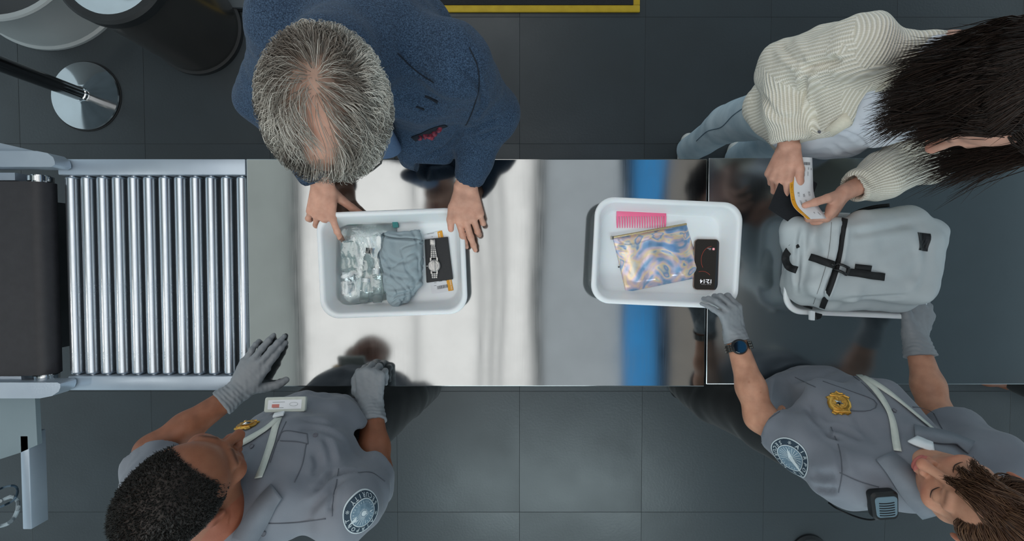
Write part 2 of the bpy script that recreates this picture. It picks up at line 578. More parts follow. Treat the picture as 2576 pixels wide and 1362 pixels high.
def text_mesh(txt, size=0.01, extrude=0.0002, align='CENTER', sx=1.0, bold=0.0):
    cu = bpy.data.curves.new('lettering', 'FONT')
    cu.body = txt; cu.size = size; cu.extrude = extrude; cu.align_x = align; cu.align_y = 'CENTER'; cu.offset = bold
    cu.resolution_u = 2
    o = bpy.data.objects.new('lettering', cu); COL.objects.link(o)
    dg = bpy.context.evaluated_depsgraph_get()
    me = bpy.data.meshes.new_from_object(o.evaluated_get(dg))
    bpy.data.objects.remove(o, do_unlink=True); bpy.data.curves.remove(cu)
    for v in me.vertices: v.co.x *= sx
    return me
def join_meshes(name, mes):
    bm = bmesh.new()
    for m in mes: bm.from_mesh(m)
    me = bpy.data.meshes.new(name); bm.to_mesh(me); bm.free()
    return me
def xf(me, M):
    me.transform(M); return me
def tubes(paths, rad, sides=3):
    """paths (n,s,3), rad (s,) or (n,s)"""
    n, s, _ = paths.shape
    rad = np.broadcast_to(np.asarray(rad), (n, s))
    t = np.empty_like(paths)
    t[:, 1:-1] = paths[:, 2:] - paths[:, :-2]; t[:, 0] = paths[:, 1] - paths[:, 0]; t[:, -1] = paths[:, -1] - paths[:, -2]
    t /= np.maximum(np.linalg.norm(t, axis=2, keepdims=True), 1e-9)
    ref = np.where(np.abs(t[..., 2:3]) < 0.9, np.array([0, 0, 1.0]), np.array([1.0, 0, 0]))
    u = np.cross(t, ref); u /= np.maximum(np.linalg.norm(u, axis=2, keepdims=True), 1e-9)
    w = np.cross(t, u)
    vs = np.stack([paths + rad[..., None] * (u * math.cos(2 * math.pi * k / sides) + w * math.sin(2 * math.pi * k / sides)) for k in range(sides)], axis=2)
    base = (np.arange(n)[:, None, None] * s + np.arange(s - 1)[None, :, None]) * sides
    k = np.arange(sides)[None, None, :]
    k2 = (k + 1) % sides
    f = np.stack([base + k, base + k2, base + sides + k2, base + sides + k], axis=-1).reshape(-1, 4)
    return vs.reshape(-1, 3), f

# ------------------------------------------------------------------ anatomy
def frame(fwd, up):
    f = nrm(A3(fwd)); u = A3(up); u = nrm(u - f * (u @ f)); r = np.cross(f, u)
    return np.stack([r, f, u], axis=1)          # columns: right, forward, up
class Head:
    """c centre between the ears, fwd/up vectors, s scale"""
    def __init__(s, c, fwd, up, sz=1.0): s.c = A3(c); s.M = frame(fwd, up); s.z = sz
    def w(s, x, y, z): return s.c + s.M @ (np.array([x, y, z]) * s.z)
    def loc(s, v): return ((v - s.c) @ s.M) / s.z
    def sculpt(s, F, neck_base, female=False, neck_r=0.056):
        z = s.z; M = s.M; e = lambda c, r, k=0.012, sub=False: F.ell(s.w(*c), np.array(r) * z, M, k, sub)
        e((0, -0.012, 0.045), (0.076, 0.098, 0.085))
        e((0, -0.035, 0.02), (0.070, 0.072, 0.075), 0.02)
        e((0, 0.035, -0.028), (0.060, 0.060, 0.086), 0.02)
        e((0, 0.064, -0.098), (0.027, 0.026, 0.021), 0.02)
        for q in (-1, 1):
            F.cap(s.w(q * 0.052, 0.0, -0.058), s.w(q * 0.022, 0.062, -0.100), 0.017 * z, 0.014 * z, 0.025)
            e((q * 0.040, 0.066, -0.020), (0.023, 0.020, 0.018), 0.02)
            e((q * 0.032, 0.100, 0.005), (0.017, 0.014, 0.011), 0.012, True)
            e((q * 0.032, 0.0795, 0.004), (0.0145, 0.013, 0.0125), 0.004)
            e((q * 0.012, 0.100, -0.034), (0.008, 0.010, 0.0075), 0.006)
            # ear
            e((q * 0.079, -0.012, 0.0), (0.008, 0.019, 0.031), 0.006)
            e((q * 0.088, -0.008, 0.002), (0.006, 0.011, 0.019), 0.005, True)
            F.cap(s.w(q * 0.018, 0.088, 0.021), s.w(q * 0.042, 0.077, 0.024), 0.009 * z, 0.007 * z, 0.012)
        F.cap(s.w(0, 0.090, 0.014), s.w(0, 0.116, -0.026), 0.0075 * z, 0.0105 * z, 0.012)
        e((0, 0.117, -0.029), (0.010, 0.009, 0.008), 0.006)
        for q in (-1, 1): e((q * 0.006, 0.108, -0.039), (0.0035, 0.005, 0.004), 0.003, True)
        e((0, 0.0935, -0.061), (0.022, 0.010, 0.006), 0.007)
        e((0, 0.0925, -0.071), (0.019, 0.010, 0.0065), 0.006)
        e((0, 0.104, -0.0658), (0.022, 0.008, 0.0014), 0.002, True)
        F.cap(s.w(0, -0.022, -0.045), neck_base, neck_r * z, neck_r * 1.08, 0.03)
    def colours(s, v, skin, lip, brow=None, cap=None, capfn=None):
        L = s.loc(v)
        c = np.tile(np.array(skin[:3]), (len(v), 1))
        x, y, z = L[:, 0], L[:, 1], L[:, 2]
        def mixin(m, col):
            nonlocal c
            m = np.clip(m, 0, 1)[:, None]; c = c * (1 - m) + np.array(col[:3]) * m
        g = lambda cx, cy, cz, rx, ry, rz: np.exp(-(((x - cx) / rx) ** 2 + ((y - cy) / ry) ** 2 + ((z - cz) / rz) ** 2))
        red = (min(skin[0] * 1.15, 1), skin[1] * 0.72, skin[2] * 0.68)
        mixin(0.6 * g(0, 0.118, -0.03, 0.014, 0.02, 0.012) + 0.55 * (g(0.045, 0.08, -0.03, 0.022, 0.03, 0.02) + g(-0.045, 0.08, -0.03, 0.022, 0.03, 0.02)), red)
        mixin(0.5 * (np.abs(x) > 0.078), red)
        lm = (((x / 0.024) ** 2 + ((z + 0.066) / 0.0115) ** 2) < 1) & (y > 0.07)
        mixin(lm * 0.85, lip)
        if brow is not None:
            bz = 0.026 + 0.10 * (np.abs(x) - 0.014) - 2.6 * (np.abs(x) - 0.014) ** 2
            ax = np.abs(x)
            bm = np.exp(-((z - bz) / 0.0034) ** 2) * np.clip((ax - 0.012) / 0.006, 0, 1) * np.clip((0.053 - ax) / 0.016, 0, 1) * (y > 0.05)
            mixin(bm * 0.75, brow)
        if cap is not None: mixin(capfn(x, y, z), cap)
        return c
def hand(F, wrist, fingers, back, thumb, sz=1.0, curl=None, spread=(10, 3, -4, -12), thumbdirs=None, fat=1.0, nails=None):
    """wrist point; fingers = direction wrist->knuckles; back = dorsal hint; thumb = thumb side hint
    curl: 4 triples in degrees towards the palm"""
    d = nrm(A3(fingers)); l = A3(thumb); l = nrm(l - d * (l @ d)); b = np.cross(d, l)
    if b @ A3(back) < 0: b = -b
    w = A3(wrist)
    curl = curl or [(15, 25, 15)] * 4
    kn = [(0.092, 0.030), (0.096, 0.009), (0.091, -0.012), (0.081, -0.031)]
    ph = [(0.044, 0.025, 0.021), (0.049, 0.029, 0.022), (0.045, 0.027, 0.021), (0.035, 0.020, 0.019)]
    rr = [(0.0098, 0.0088, 0.0078, 0.0064), (0.0100, 0.009, 0.008, 0.0066), (0.0096, 0.0086, 0.0076, 0.0062), (0.0084, 0.0076, 0.0068, 0.0056)]
    wb = [0.017, 0.006, -0.006, -0.016]
    tips = []
    for i in range(4):
        K = w + sz * (d * kn[i][0] + l * kn[i][1] - b * (0.004 if i in (0, 3) else 0.0) + b * 0.004)
        B = w + sz * (l * wb[i])
        F.ecap(B, K, 0.015 * sz * fat, 0.0125 * sz * fat, 0.0125 * sz * fat, 0.0108 * sz * fat, l, 0.010 * sz)
        sp = math.radians(spread[i]); df = d * math.cos(sp) + l * math.sin(sp)
        a = 0.0; p = K
        for j in range(3):
            a += math.radians(curl[i][j])
            dj = df * math.cos(a) - b * math.sin(a)
            q = p + dj * ph[i][j] * sz
            F.cap(p, q, rr[i][j] * sz * fat, rr[i][j + 1] * sz * fat, 0.0035 * sz)
            if j < 2: F.ell(q, np.full(3, rr[i][j + 1] * 1.05 * sz * fat), None, 0.003)
            p = q
        nb = df * math.sin(a) + b * math.cos(a)
        tips.append((p, dj, nb))
        if nails is not None: nails.append(((p - dj * 0.002 * sz) + nb * rr[i][3] * sz * 0.9, 0.0062 * sz))
    # thumb
    td = thumbdirs or [(0.62, 0.62, -0.38), (0.85, 0.45, -0.15), (0.92, 0.3, -0.12)]
    p = w + sz * (d * 0.016 + l * 0.018 - b * 0.004)
    tl = (0.046, 0.034, 0.027); tr = (0.0165, 0.0125, 0.0112, 0.0086)
    F.ell(w + sz * (d * 0.045 + l * 0.022 - b * 0.006), np.array([0.016, 0.030, 0.014]) * sz, np.stack([l, d, b], axis=1), 0.012)
    for j in range(3):
        t = nrm(d * td[j][0] + l * td[j][1] + b * td[j][2])
        q = p + t * tl[j] * sz
        F.cap(p, q, tr[j] * sz * fat, tr[j + 1] * sz * fat, 0.008 * sz if j == 0 else 0.004 * sz)
        p = q
    nb = b - t * (b @ t); nb = nrm(nb + l * 0.4 - t * (l @ t) * 0.4)
    tips.append((p, t, nb))
    if nails is not None: nails.append(((p - t * 0.003 * sz) + nb * tr[3] * sz * 0.9, 0.0075 * sz))
    return tips
def limb(F, a, b, c, ra, rb, rc, k=0.015):
    F.cap(a, b, ra, rb, k); F.cap(b, c, rb, rc, k)
def skin_cols(v, skin, nails=None, extra=None):
    c = np.tile(np.array(skin[:3]), (len(v), 1))
    n = snoise(v, 45, 3)
    c *= (1 + 0.06 * n)[:, None]
    if nails:
        pale = np.array([min(1, skin[0] * 1.25), min(1, skin[1] * 1.15), min(1, skin[2] * 1.2)])
        for p, r in nails:
            m = np.exp(-(np.linalg.norm(v - p, axis=1) / r) ** 4)[:, None]
            c = c * (1 - m * 0.7) + pale * m * 0.7
    return np.clip(c, 0, 1)
def merge(parts):
    """parts: list of (v,q,cols)"""
    vs, qs, cs, o = [], [], [], 0
    for v, q, c in parts:
        vs.append(v); qs.append(q + o); cs.append(c); o += len(v)
    return np.concatenate(vs), np.concatenate(qs), np.concatenate(cs)
# ================================================================== SETTING
m_tile = mat('slate_tile', lin(62, 68, 72), rough=0.34, spec=0.5, col2=lin(50, 55, 58), nscale=2.2, ndetail=7, bump=0.10, bscale=90, rvar=0.07)
m_grout = mat('dark_grout', lin(42, 46, 49), rough=0.7, col2=lin(34, 38, 40), nscale=30)
m_ceil = mat('painted_ceiling', lin(120, 126, 130), rough=0.8, col2=lin(100, 106, 110), nscale=3)
m_steel = steel('brushed_steel', (0.375, 0.39, 0.392, 1), 0.095, wavy=0.006, wscale=2.2, streak=0.025)
m_steel2 = steel('dull_brushed_steel', (0.42, 0.46, 0.48, 1), 0.20, wavy=0.002, wscale=2.0, streak=0.02)
m_alu = mat('painted_aluminium', lin(176, 188, 200), rough=0.38, metal=0.55, col2=lin(160, 172, 186), nscale=6, bump=0.03, bscale=200)
m_chrome = mat('polished_steel', lin(176, 178, 180), rough=0.10, metal=1.0, col2=lin(190, 195, 198), nscale=5)
m_roller = mat('zinc_roller', lin(196, 202, 208), rough=0.24, metal=0.95, col2=lin(186, 194, 202), nscale=14, rvar=0.05)
m_dark = mat('dark_frame', lin(34, 36, 38), rough=0.6, col2=lin(26, 28, 30), nscale=12)
m_rubber = mat('black_belt', lin(40, 39, 43), rough=0.55, col2=lin(33, 32, 36), nscale=40, bump=0.15, bscale=600)
m_legs = mat('leg_steel', lin(130, 136, 140), rough=0.35, metal=0.9, col2=lin(115, 120, 125), nscale=8)

TS = 0.605
X0 = P(1307, 681, 0).x; Y0 = P(1288, 362, 0).y
mb = MB(); mb.box((X0 - 7.5 * TS, Y0 - 7 * TS, -0.05), (X0 + 7.5 * TS, Y0 + 5 * TS, -0.0012))
floor = mb.build('floor', m_grout, None, smooth=False)
tag(floor, 'dark grey slate tiled floor under the search tables', 'floor', kind='structure')
mb = MB(); mb.box((0.0007, 0.0007, -0.0045), (TS - 0.0007, TS - 0.0007, 0.0), bevel=0.0006, seg=1)
tile_me = mb.mesh('tile'); tile_me.materials.append(m_tile)
for i in range(-8, 8):
    for j in range(-7, 5):
        o = bpy.data.objects.new('tile', tile_me); COL.objects.link(o)
        o.location = (X0 + i * TS if i > -8 else X0 - 7.5 * TS - TS, Y0 + j * TS, 0)
        if i == -8 or i == 7: bpy.data.objects.remove(o); continue
        o.parent = floor

# ceiling with its lamps (seen only mirrored), plus one added fill panel
mb = MB(); mb.box((-5.2, -4.6, CEIL_Z), (5.2, 4.2, CEIL_Z + 0.06))
ce = mb.build('ceiling', m_ceil, None, smooth=False)
tag(ce, 'grey ceiling above the search tables carrying the light panels', 'ceiling', kind='structure')
m_lampframe = mat('lamp_frame', lin(150, 155, 158), rough=0.5, metal=0.3)
def panel(x0, x1, y0, y1, colr, st, label, battens=()):
    r = empty('ceiling_light', ((x0 + x1) / 2, (y0 + y1) / 2, CEIL_Z), label, 'ceiling light', 'ceiling light panels')
    f = MB()
    t = 0.03
    for lo, hi in (((x0, y0, CEIL_Z - .05), (x1, y0 + t, CEIL_Z)), ((x0, y1 - t, CEIL_Z - .05), (x1, y1, CEIL_Z)),
                   ((x0, y0 + t, CEIL_Z - .05), (x0 + t, y1 - t, CEIL_Z)), ((x1 - t, y0 + t, CEIL_Z - .05), (x1, y1 - t, CEIL_Z))):
        f.box(lo, hi)
    f.build('frame', m_lampframe, r, smooth=False)
    d = MB(); d.box((x0 + t, y0 + t, CEIL_Z - .04), (x1 - t, y1 - t, CEIL_Z - .01))
    d.build('diffuser', emat('lamp_diffuser', colr, st), r, smooth=False)
    for xb_ in battens:
        g = MB(); g.box((xb_ - 0.014, y0 + t, CEIL_Z - .055), (xb_ + 0.014, y1 - t, CEIL_Z - .04)); g.build('batten', m_lampframe, r, smooth=False)
    return r
panel(-1.83, 0.176, -1.75, 1.55, (1.0, 0.985, 0.96, 1), PANEL_MAIN, 'bright white ceiling panel mirrored as the white glare on the left table', (-0.87, -0.24, -0.15, -0.07))
panel(0.20, 0.99, -1.75, 1.55, (0.86, 0.94, 1.0, 1), PANEL_DIM, 'dim grey ceiling panel mirrored beside the blue streak')
panel(-2.75, -1.87, -1.75, 1.55, (0.90, 1.0, 0.97, 1), PANEL_LOW, 'dim greenish ceiling panel above the roller conveyor')
panel(1.24, 1.90, -1.75, 1.55, (1.0, 0.93, 0.84, 1), 0.30, 'faint warm ceiling panel right of the blue lamp')
panel(-0.9, 1.9, -3.6, -2.1, (0.80, 0.97, 1.0, 1), PANEL_BACK, 'white ceiling panel mirrored in the floor between the officers')
panel(-1.9, 0.4, 2.3, 3.6, (1.0, 0.98, 0.95, 1), PANEL_BACK * 0.30, 'added white fill panel, unseen, behind the grey haired passenger')  # added for more diffuse light, not read from any reflection
r = empty('blue_lamp', (1.1, 0, CEIL_Z), 'long blue ceiling lamp mirrored as the blue streak in the steel', 'lamp')
m = MB(); m.tube([(1.10 + 0.05 * math.sin(y * 1.7), y, CEIL_Z - 0.08) for y in np.linspace(-1.7, 1.5, 20)], 0.075, 10)
m.build('tube', emat('blue_tube', (0.06, 0.36, 0.80, 1), STRIP_BLUE), r)
m = MB(); m.box((1.04, -1.7, CEIL_Z - 0.03), (1.18, 1.5, CEIL_Z)); m.build('mount', m_lampframe, r, smooth=False)
r = empty('spot_lamp', (-3.2, -0.55, CEIL_Z), 'small bright ceiling spot glinting across all conveyor rollers', 'lamp')
m = MB(); m.lathe([(0, 0), (0.09, 0), (0.1, -0.05), (0.085, -0.05), (0.08, -0.02), (0, -0.02)], (-3.2, -0.55, CEIL_Z), 32); m.build('housing', m_lampframe, r)
m = MB(); m.lathe([(0, -0.021), (0.045, -0.021), (0.045, -0.045), (0, -0.05)], (-3.2, -0.55, CEIL_Z), 32)
m.build('bulb', emat('spot_glow', (1, 0.93, 0.85, 1), LAMP_ROLLER), r)

# ================================================================== TABLES
def table(name, x0, x1, ytop, ybot, matl, label, lip=0.004):
    r = empty(name, ((x0 + x1) / 2, (ytop + ybot) / 2, 0), label, 'table')
    m = MB(); m.box((x0, ybot, TABLE_Z - 0.035), (x1, ytop, TABLE_Z), bevel=0.0025, seg=2)
    m.build('tabletop', matl, r, angle=20)
    for xx in (x0 + 0.06, x1 - 0.06):
        for yy in (ybot + 0.06, ytop - 0.06):
            g = MB(); g.box((xx - 0.02, yy - 0.02, 0.03), (xx + 0.02, yy + 0.02, TABLE_Z - 0.035)); g.cyl((xx, yy, 0), (xx, yy, 0.03), 0.025, n=16)
            g.build('leg', m_legs, r)
    g = MB()
    g.box((x0 + 0.04, ybot + 0.05, 0.20), (x1 - 0.04, ybot + 0.08, 0.23)); g.box((x0 + 0.04, ytop - 0.08, 0.20), (x1 - 0.04, ytop - 0.05, 0.23))
    g.build('stretcher', m_legs, r, smooth=False)
    return r
yt = P(1288, 400, TABLE_Z).y; yb = P(1288, 973, TABLE_Z).y
xa = P(624, 686, TABLE_Z).x; xb = P(1776, 686, TABLE_Z).x
table('steel_table', xa, xb, yt, yb, m_steel, 'long brushed stainless steel search table holding the first two trays')
table('steel_table', xb + 0.004, xb + 1.75, yt + 0.003, yb + 0.006, m_steel2, 'darker stainless steel table on the right under the white backpack')

# ================================================================== ROLLER CONVEYOR
r = empty('roller_conveyor', (-1.06, (yt + yb) / 2, 0), 'gravity roller conveyor of shiny steel rollers between belt and table', 'conveyor')
ry_t = P(600, 441, 0.895).y; ry_b = P(600, 946, 0.895).y
xl = P(152, 681, 0.90).x
m = MB(); m.box((xl, ry_t, 0.80), (xa - 0.003, yt, 0.90), bevel=0.004); m.build('side_rail', m_alu, r)
m = MB(); m.box((xl + 0.012, yb - 0.012, 0.80), (xa - 0.003, ry_b, 0.90), bevel=0.004); m.build('side_rail', m_alu, r)
rx = [P(607 - 39.1 * i, 681, 0.893).x for i in range(12)]
mr = MB(); hl = (ry_t - ry_b) / 2
mr.lathe([(0, -hl), (0.008, -hl), (0.008, -hl + 0.004), (0.0155, -hl + 0.004), (0.0178, -hl + 0.008), (0.0178, hl - 0.008), (0.0155, hl - 0.004), (0.008, hl - 0.004), (0.008, hl), (0, hl)], n=28, M=Matrix.Rotation(math.pi / 2, 4, 'X'))
roll_me = mr.mesh('roller'); roll_me.materials.append(m_roller)
for x in rx:
    o = bpy.data.objects.new('roller', roll_me); COL.objects.link(o)
    o.parent = r; o.location = Vector((x, (ry_t + ry_b) / 2, 0.8765)) - r.location
m = MB(); m.box((xl + 0.01, ry_b, 0.795), (xa - 0.01, ry_t, 0.802)); m.build('bottom_pan', mat('dark_pan', lin(96, 102, 108), rough=0.5, metal=0.4), r, smooth=False)
for xx in (xl + 0.06, xa - 0.06):
    for yy in (yb + 0.02, yt - 0.02):
        g = MB(); g.box((xx - 0.02, yy - 0.018, 0), (xx + 0.02, yy + 0.018, 0.80)); g.build('leg', m_legs, r, smooth=False)

# ================================================================== SCANNER OUTFEED BELT
r = empty('scanner_conveyor', (-1.7, -0.05, 0), 'black belt end of the baggage scanner with bright aluminium side rails', 'conveyor')
zb = 0.955
def rail(y0, y1, x_end, zt):
    a = P(-260, y0, zt); b = P(x_end, y1, zt)
    m = MB()
    loops = rrect(1, 1, 0.1)
    x0_, x1_ = a.x, b.x; ya, yb_ = max(a.y, b.y), min(a.y, b.y)
    poly = [(x0_, ya), (x1_ - 0.05, ya), (x1_ - 0.02, ya - 0.006), (x1_ - 0.004, ya - 0.018), (x1_, ya - 0.03), (x1_, yb_ + 0.006), (x1_ - 0.01, yb_), (x0_, yb_)]
    m.prism(poly, zt - 0.05, zt)
    return m
rail(380, 420, 138, zb).build('side_rail', m_alu, r, smooth=True)
m = rail(380, 420, 138, zb)
ya, yb2 = P(0, 963, zb).y, P(0, 1003, zb).y
m2 = MB(); xe = P(152, 980, zb).x; x0_ = P(-260, 980, zb).x
m2.prism([(x0_, yb2), (xe - 0.06, yb2), (xe - 0.025, yb2 + 0.007), (xe - 0.005, yb2 + 0.02), (xe, yb2 + 0.032), (xe, ya - 0.004), (xe - 0.008, ya), (x0_, ya)], zb - 0.05, zb)
m2.build('side_rail', m_alu, r)
m.bm.free()
bx1 = P(88, 681, zb - 0.03).x; bx0 = P(-260, 681, zb - 0.03).x
by1 = P(0, 456, zb - 0.02).y; by0 = P(0, 946, zb - 0.02).y
prof = [(bx0, zb - 0.02), (bx1, zb - 0.02)] + [(bx1 + 0.035 * math.sin(t), zb - 0.055 + 0.035 * math.cos(t)) for t in np.linspace(0.2, math.pi, 12)] + [(bx0, zb - 0.09)]
m = MB(); m.loft([[(x, by0, z) for x, z in prof], [(x, by1, z) for x, z in prof]]); m.build('belt', m_rubber, r)
for ys in (1, -1):
    yy = by1 if ys > 0 else by0
    m = MB(); m.cyl((bx1, yy, zb - 0.055), (bx1, yy + ys * 0.022, zb - 0.055), 0.022, n=20); m.cyl((bx1, yy + ys * .004, zb - 0.055), (bx1, yy + ys * 0.018, zb - 0.055), 0.030, n=20)
    m.build('roller_hub', m_chrome, r)
    m = MB(); m.box((bx0, yy + ys * 0.004, zb - 0.08), (bx1 - 0.05, yy + ys * 0.026, zb - 0.03)); m.build('slide_plate', m_alu, r, smooth=False)
m = MB(); m.box((bx0, by0 + 0.03, 0.25), (bx1 - 0.18, by1 - 0.03, zb - 0.10)); m.build('machine_body', m_dark, r, smooth=False)
# side wing and outrigger beam (operator side) and the small far-side wing
zw = 0.86
w = [P(-60, 1000, zw), P(88, 1000, zw), P(94, 1120, zw), P(50, 1140, zw), P(0, 1156, zw), P(-60, 1176, zw)]
m = MB(); m.prism([(p.x, p.y) for p in w], zw - 0.015, zw); m.build('side_panel', mat('grey_panel', lin(120, 134, 140), rough=0.5, col2=lin(110, 124, 130), nscale=4), r, smooth=False)
a, b = P(50, 1120, zw), P(79, 1333, zw)
m = MB(); m.box((a.x, b.y, zw - 0.055), (b.x, a.y + 0.03, zw), bevel=0.003); m.build('outrigger_beam', m_alu, r)
w = [P(-60, 352, zw + .04), P(0, 360, zw + .04), P(95, 382, zw + .04), P(95, 400, zw + .04), P(-60, 400, zw + .04)]
m = MB(); m.prism([(q.x, q.y) for q in w], zw + 0.02, zw + 0.04); m.build('side_panel', m_alu, r, smooth=False)
m_cable = mat('grey_cable', lin(150, 160, 166), rough=0.5); m_cable2 = mat('dark_blue_cable', lin(60, 80, 96), rough=0.5)
for k, (pl, rad, mm, lb) in enumerate((([(-30, 1330), (20, 1318), (42, 1290), (45, 1262), (30, 1250), (0, 1262)], 0.007, m_cable, 'pale grey power cable looped under the scanner beam'),
                                 ([(-20, 1240), (15, 1225), (38, 1224), (44, 1240), (30, 1262), (-20, 1285)], 0.004, m_cable2, 'thin dark blue cable beside the scanner beam'))):
    z0 = 0.55
    m = MB(); m.tube([P(x, y, z0 + 0.02 * math.sin(i)) for i, (x, y) in enumerate(resample(pl, 26))], rad, 8)
    tag(m.build('cable', mm), lb, 'cable')

# ================================================================== FLOOR THINGS
m_yel = mat('yellow_edging', lin(196, 164, 34), rough=0.6, col2=lin(180, 148, 26), nscale=20)
m_mat = mat('mat_carpet', lin(40, 41, 43), rough=0.95, col2=lin(30, 31, 33), nscale=180, bump=0.5, bscale=500)
a, b = P(640, 30, 0.01), P(1610, 30, 0.01)
r = empty('floor_mat', ((a.x + b.x) / 2, a.y, 0), 'black floor mat with yellow edging behind the grey haired passenger', 'mat')
bw = 17 / sc(0.01)
m = MB(); m.box((a.x + bw, a.y + bw, 0.0005), (b.x - bw, a.y + 1.3, 0.012)); m.build('carpet', m_mat, r, smooth=False)
m = MB()
m.box((a.x, a.y, 0.0005), (b.x, a.y + bw, 0.010), bevel=0.003); m.box((b.x - bw, a.y + bw, 0.0005), (b.x, a.y + 1.3, 0.010), bevel=0.003); m.box((a.x, a.y + bw, 0.0005), (a.x + bw, a.y + 1.3, 0.010), bevel=0.003)
m.build('edging', m_yel, r)
# grey plinth beside the mat
p = P(584, 19, 0.03); q = P(638, 19, 0.03)
r = empty('floor_plinth', (p.x, p.y + 0.2, 0), 'low grey plinth on the floor between waste bin and mat', 'plinth')
m = MB(); m.box((p.x - 0.05, p.y, 0.012), (q.x - 0.004, p.y + 0.6, 0.03), bevel=0.004); m.build('body', mat('plinth_grey', lin(84, 90, 94), rough=0.5), r)
m = MB(); m.box((p.x - 0.055, p.y - 0.006, 0.0), (q.x - 0.001, p.y + 0.6, 0.012)); m.build('base', m_dark, r, smooth=False)

# stanchion
c = P(219, 243, 0.0)
r = empty('stanchion', c, 'polished steel queue barrier post on a round base, far left', 'stanchion')
R_ = 84 / sc(0.01)
m = MB(); m.lathe([(0, 0.003), (R_ - 0.004, 0.003), (R_, 0.008), (R_ - 0.002, 0.014), (R_ * 0.75, 0.021), (R_ * 0.3, 0.030), (0.04, 0.033), (0, 0.034)], c, 64); m.build('base', m_chrome, r)
m = MB(); m.lathe([(0, 0), (R_ + 0.006, 0), (R_ + 0.006, 0.003), (0, 0.003)], c, 64); m.build('base_ring', m_dark, r)
m = MB(); m.lathe([(0.024, 0.03), (0.036, 0.032), (0.036, 0.045), (0.026, 0.052)], c, 32); m.build('collar', m_chrome, r)
m = MB(); m.lathe([(0.0315, 0.03), (0.0315, 0.93)], c, 32); m.build('pole', mat('dark_pole', lin(120, 122, 124), rough=0.16, metal=1.0), r)
m = MB(); m.lathe([(0, 0.93), (0.04, 0.93), (0.04, 0.99), (0.034, 1.0), (0, 1.002)], c, 32); m.build('belt_head', m_dark, r)

# waste bin: dark metal cylinder with polished funnel lid
c = P(500, 76, 0.0)
Rb = 0.205
r = empty('waste_bin', c, 'cylindrical dark metal waste bin with polished funnel lid', 'bin')
m_bin = mat('dark_bin_metal', lin(104, 102, 100), rough=0.26, metal=0.8, col2=lin(92, 90, 88), nscale=3)
m = MB(); m.lathe([(0, 0), (Rb + 0.012, 0), (Rb + 0.012, 0.022), (Rb, 0.026)], c, 64); m.build('foot_ring', m_dark, r)
m = MB(); m.lathe([(Rb, 0.02), (Rb, 0.47)], c, 64); m.build('body', m_bin, r)
m = MB(); m.lathe([(Rb, 0.47), (Rb + 0.012, 0.47), (Rb + 0.014, 0.505), (Rb + 0.004, 0.515), (Rb - 0.020, 0.515), (Rb - 0.022, 0.505)], c, 64); m.build('rim', m_dark, r)
m = MB(); m.lathe([(Rb - 0.022, 0.508), (Rb - 0.05, 0.498), (0.09, 0.47), (0.085, 0.45), (0, 0.42)], c, 64); m.build('funnel_lid', m_chrome, r)

# white flared pedestal
c = P(122, -88, 0.0)
Rp = 0.405
r = empty('round_drum', c, 'large pale round drum with dark recessed top, upper left corner', 'drum')
m_wp = mat('pale_plastic', lin(168, 172, 172), rough=0.4, col2=lin(158, 163, 164), nscale=3)
m = MB(); m.lathe([(0, 0), (Rp, 0), (Rp, 0.012), (Rp - 0.012, 0.02), (0.392, 0.05), (0.385, 0.10), (0.385, 0.235), (0.388, 0.245), (0.382, 0.252), (0.362, 0.252)], c, 72); m.build('body', m_wp, r)
m = MB(); m.lathe([(0.362, 0.252), (0.355, 0.18), (0, 0.17)], c, 72); m.build('recess', mat('recess_dark', lin(58, 60, 62), rough=0.6), r)
# round black base peeking in at the bottom edge
c = P(2040, 1395, 0.02)
r = empty('round_stool_base', c, 'black round base on the floor at bottom edge below radio', 'base')
m = MB(); m.lathe([(0, 0), (0.088, 0), (0.088, 0.01), (0.075, 0.022), (0.03, 0.03), (0, 0.03)], c * 1.0 - V(0, 0, 0.02), 48); m.build('disc', m_dark, r)
m = MB(); m.lathe([(0.012, 0.028), (0.012, 0.30), (0, 0.31)], c - V(0, 0, 0.02), 20); m.build('stem', m_chrome, r)
# ================================================================== TRAYS
m_tray = mat('white_tray_plastic', lin(236, 239, 241), rough=0.26, spec=0.5, col2=lin(230, 234, 237), nscale=2.5, sub=0.15)
TW, TH, TRH = 0.415, 0.300, 0.078
def tray(px, py, deg, label, w=TW, h=TH):
    c = P(px, py, TABLE_Z + TRH)
    r = empty('tray', (c.x, c.y, TABLE_Z), label, 'tray', 'white plastic security trays')
    M = Matrix.Translation((c.x, c.y, TABLE_Z)) @ Matrix.Rotation(math.radians(deg), 4, 'Z')
    def L(sx, z, rad): return [M @ Vector((x, y, z)) for x, y in rrect(w + sx, h + sx, rad, 9)]
    m = MB()
    m.loft([L(-0.075, 0.0015, 0.035), L(-0.066, 0.0015, 0.04), L(-0.058, 0.006, 0.042), L(-0.030, TRH - 0.016, 0.046), L(-0.026, TRH - 0.010, 0.047), L(-0.004, TRH - 0.010, 0.052),
            L(0.0, TRH - 0.007, 0.053), L(-0.001, TRH - 0.002, 0.053), L(-0.006, TRH, 0.052), L(-0.020, TRH, 0.047), L(-0.027, TRH - 0.002, 0.045), L(-0.032, TRH - 0.008, 0.043),
            L(-0.060, 0.016, 0.040), L(-0.066, 0.008, 0.038), L(-0.076, 0.005, 0.035), L(-0.10, 0.0045, 0.03)])
    m.build('shell', m_tray, r, angle=60)
    return r, M
tray1, M1 = tray(986, 663, 2.2, 'white tray under the grey haired man\'s hands holding a watch and clear bag')
tray2, M2 = tray(1678, 637, -2.6, 'white tray holding pink comb, iridescent pouch and phone')
tray3, M3 = tray(2160, 668, -2.5, 'white tray on the darker table carrying the white backpack', w=0.405, h=0.292)
TF = TABLE_Z + 0.005       # tray floor top

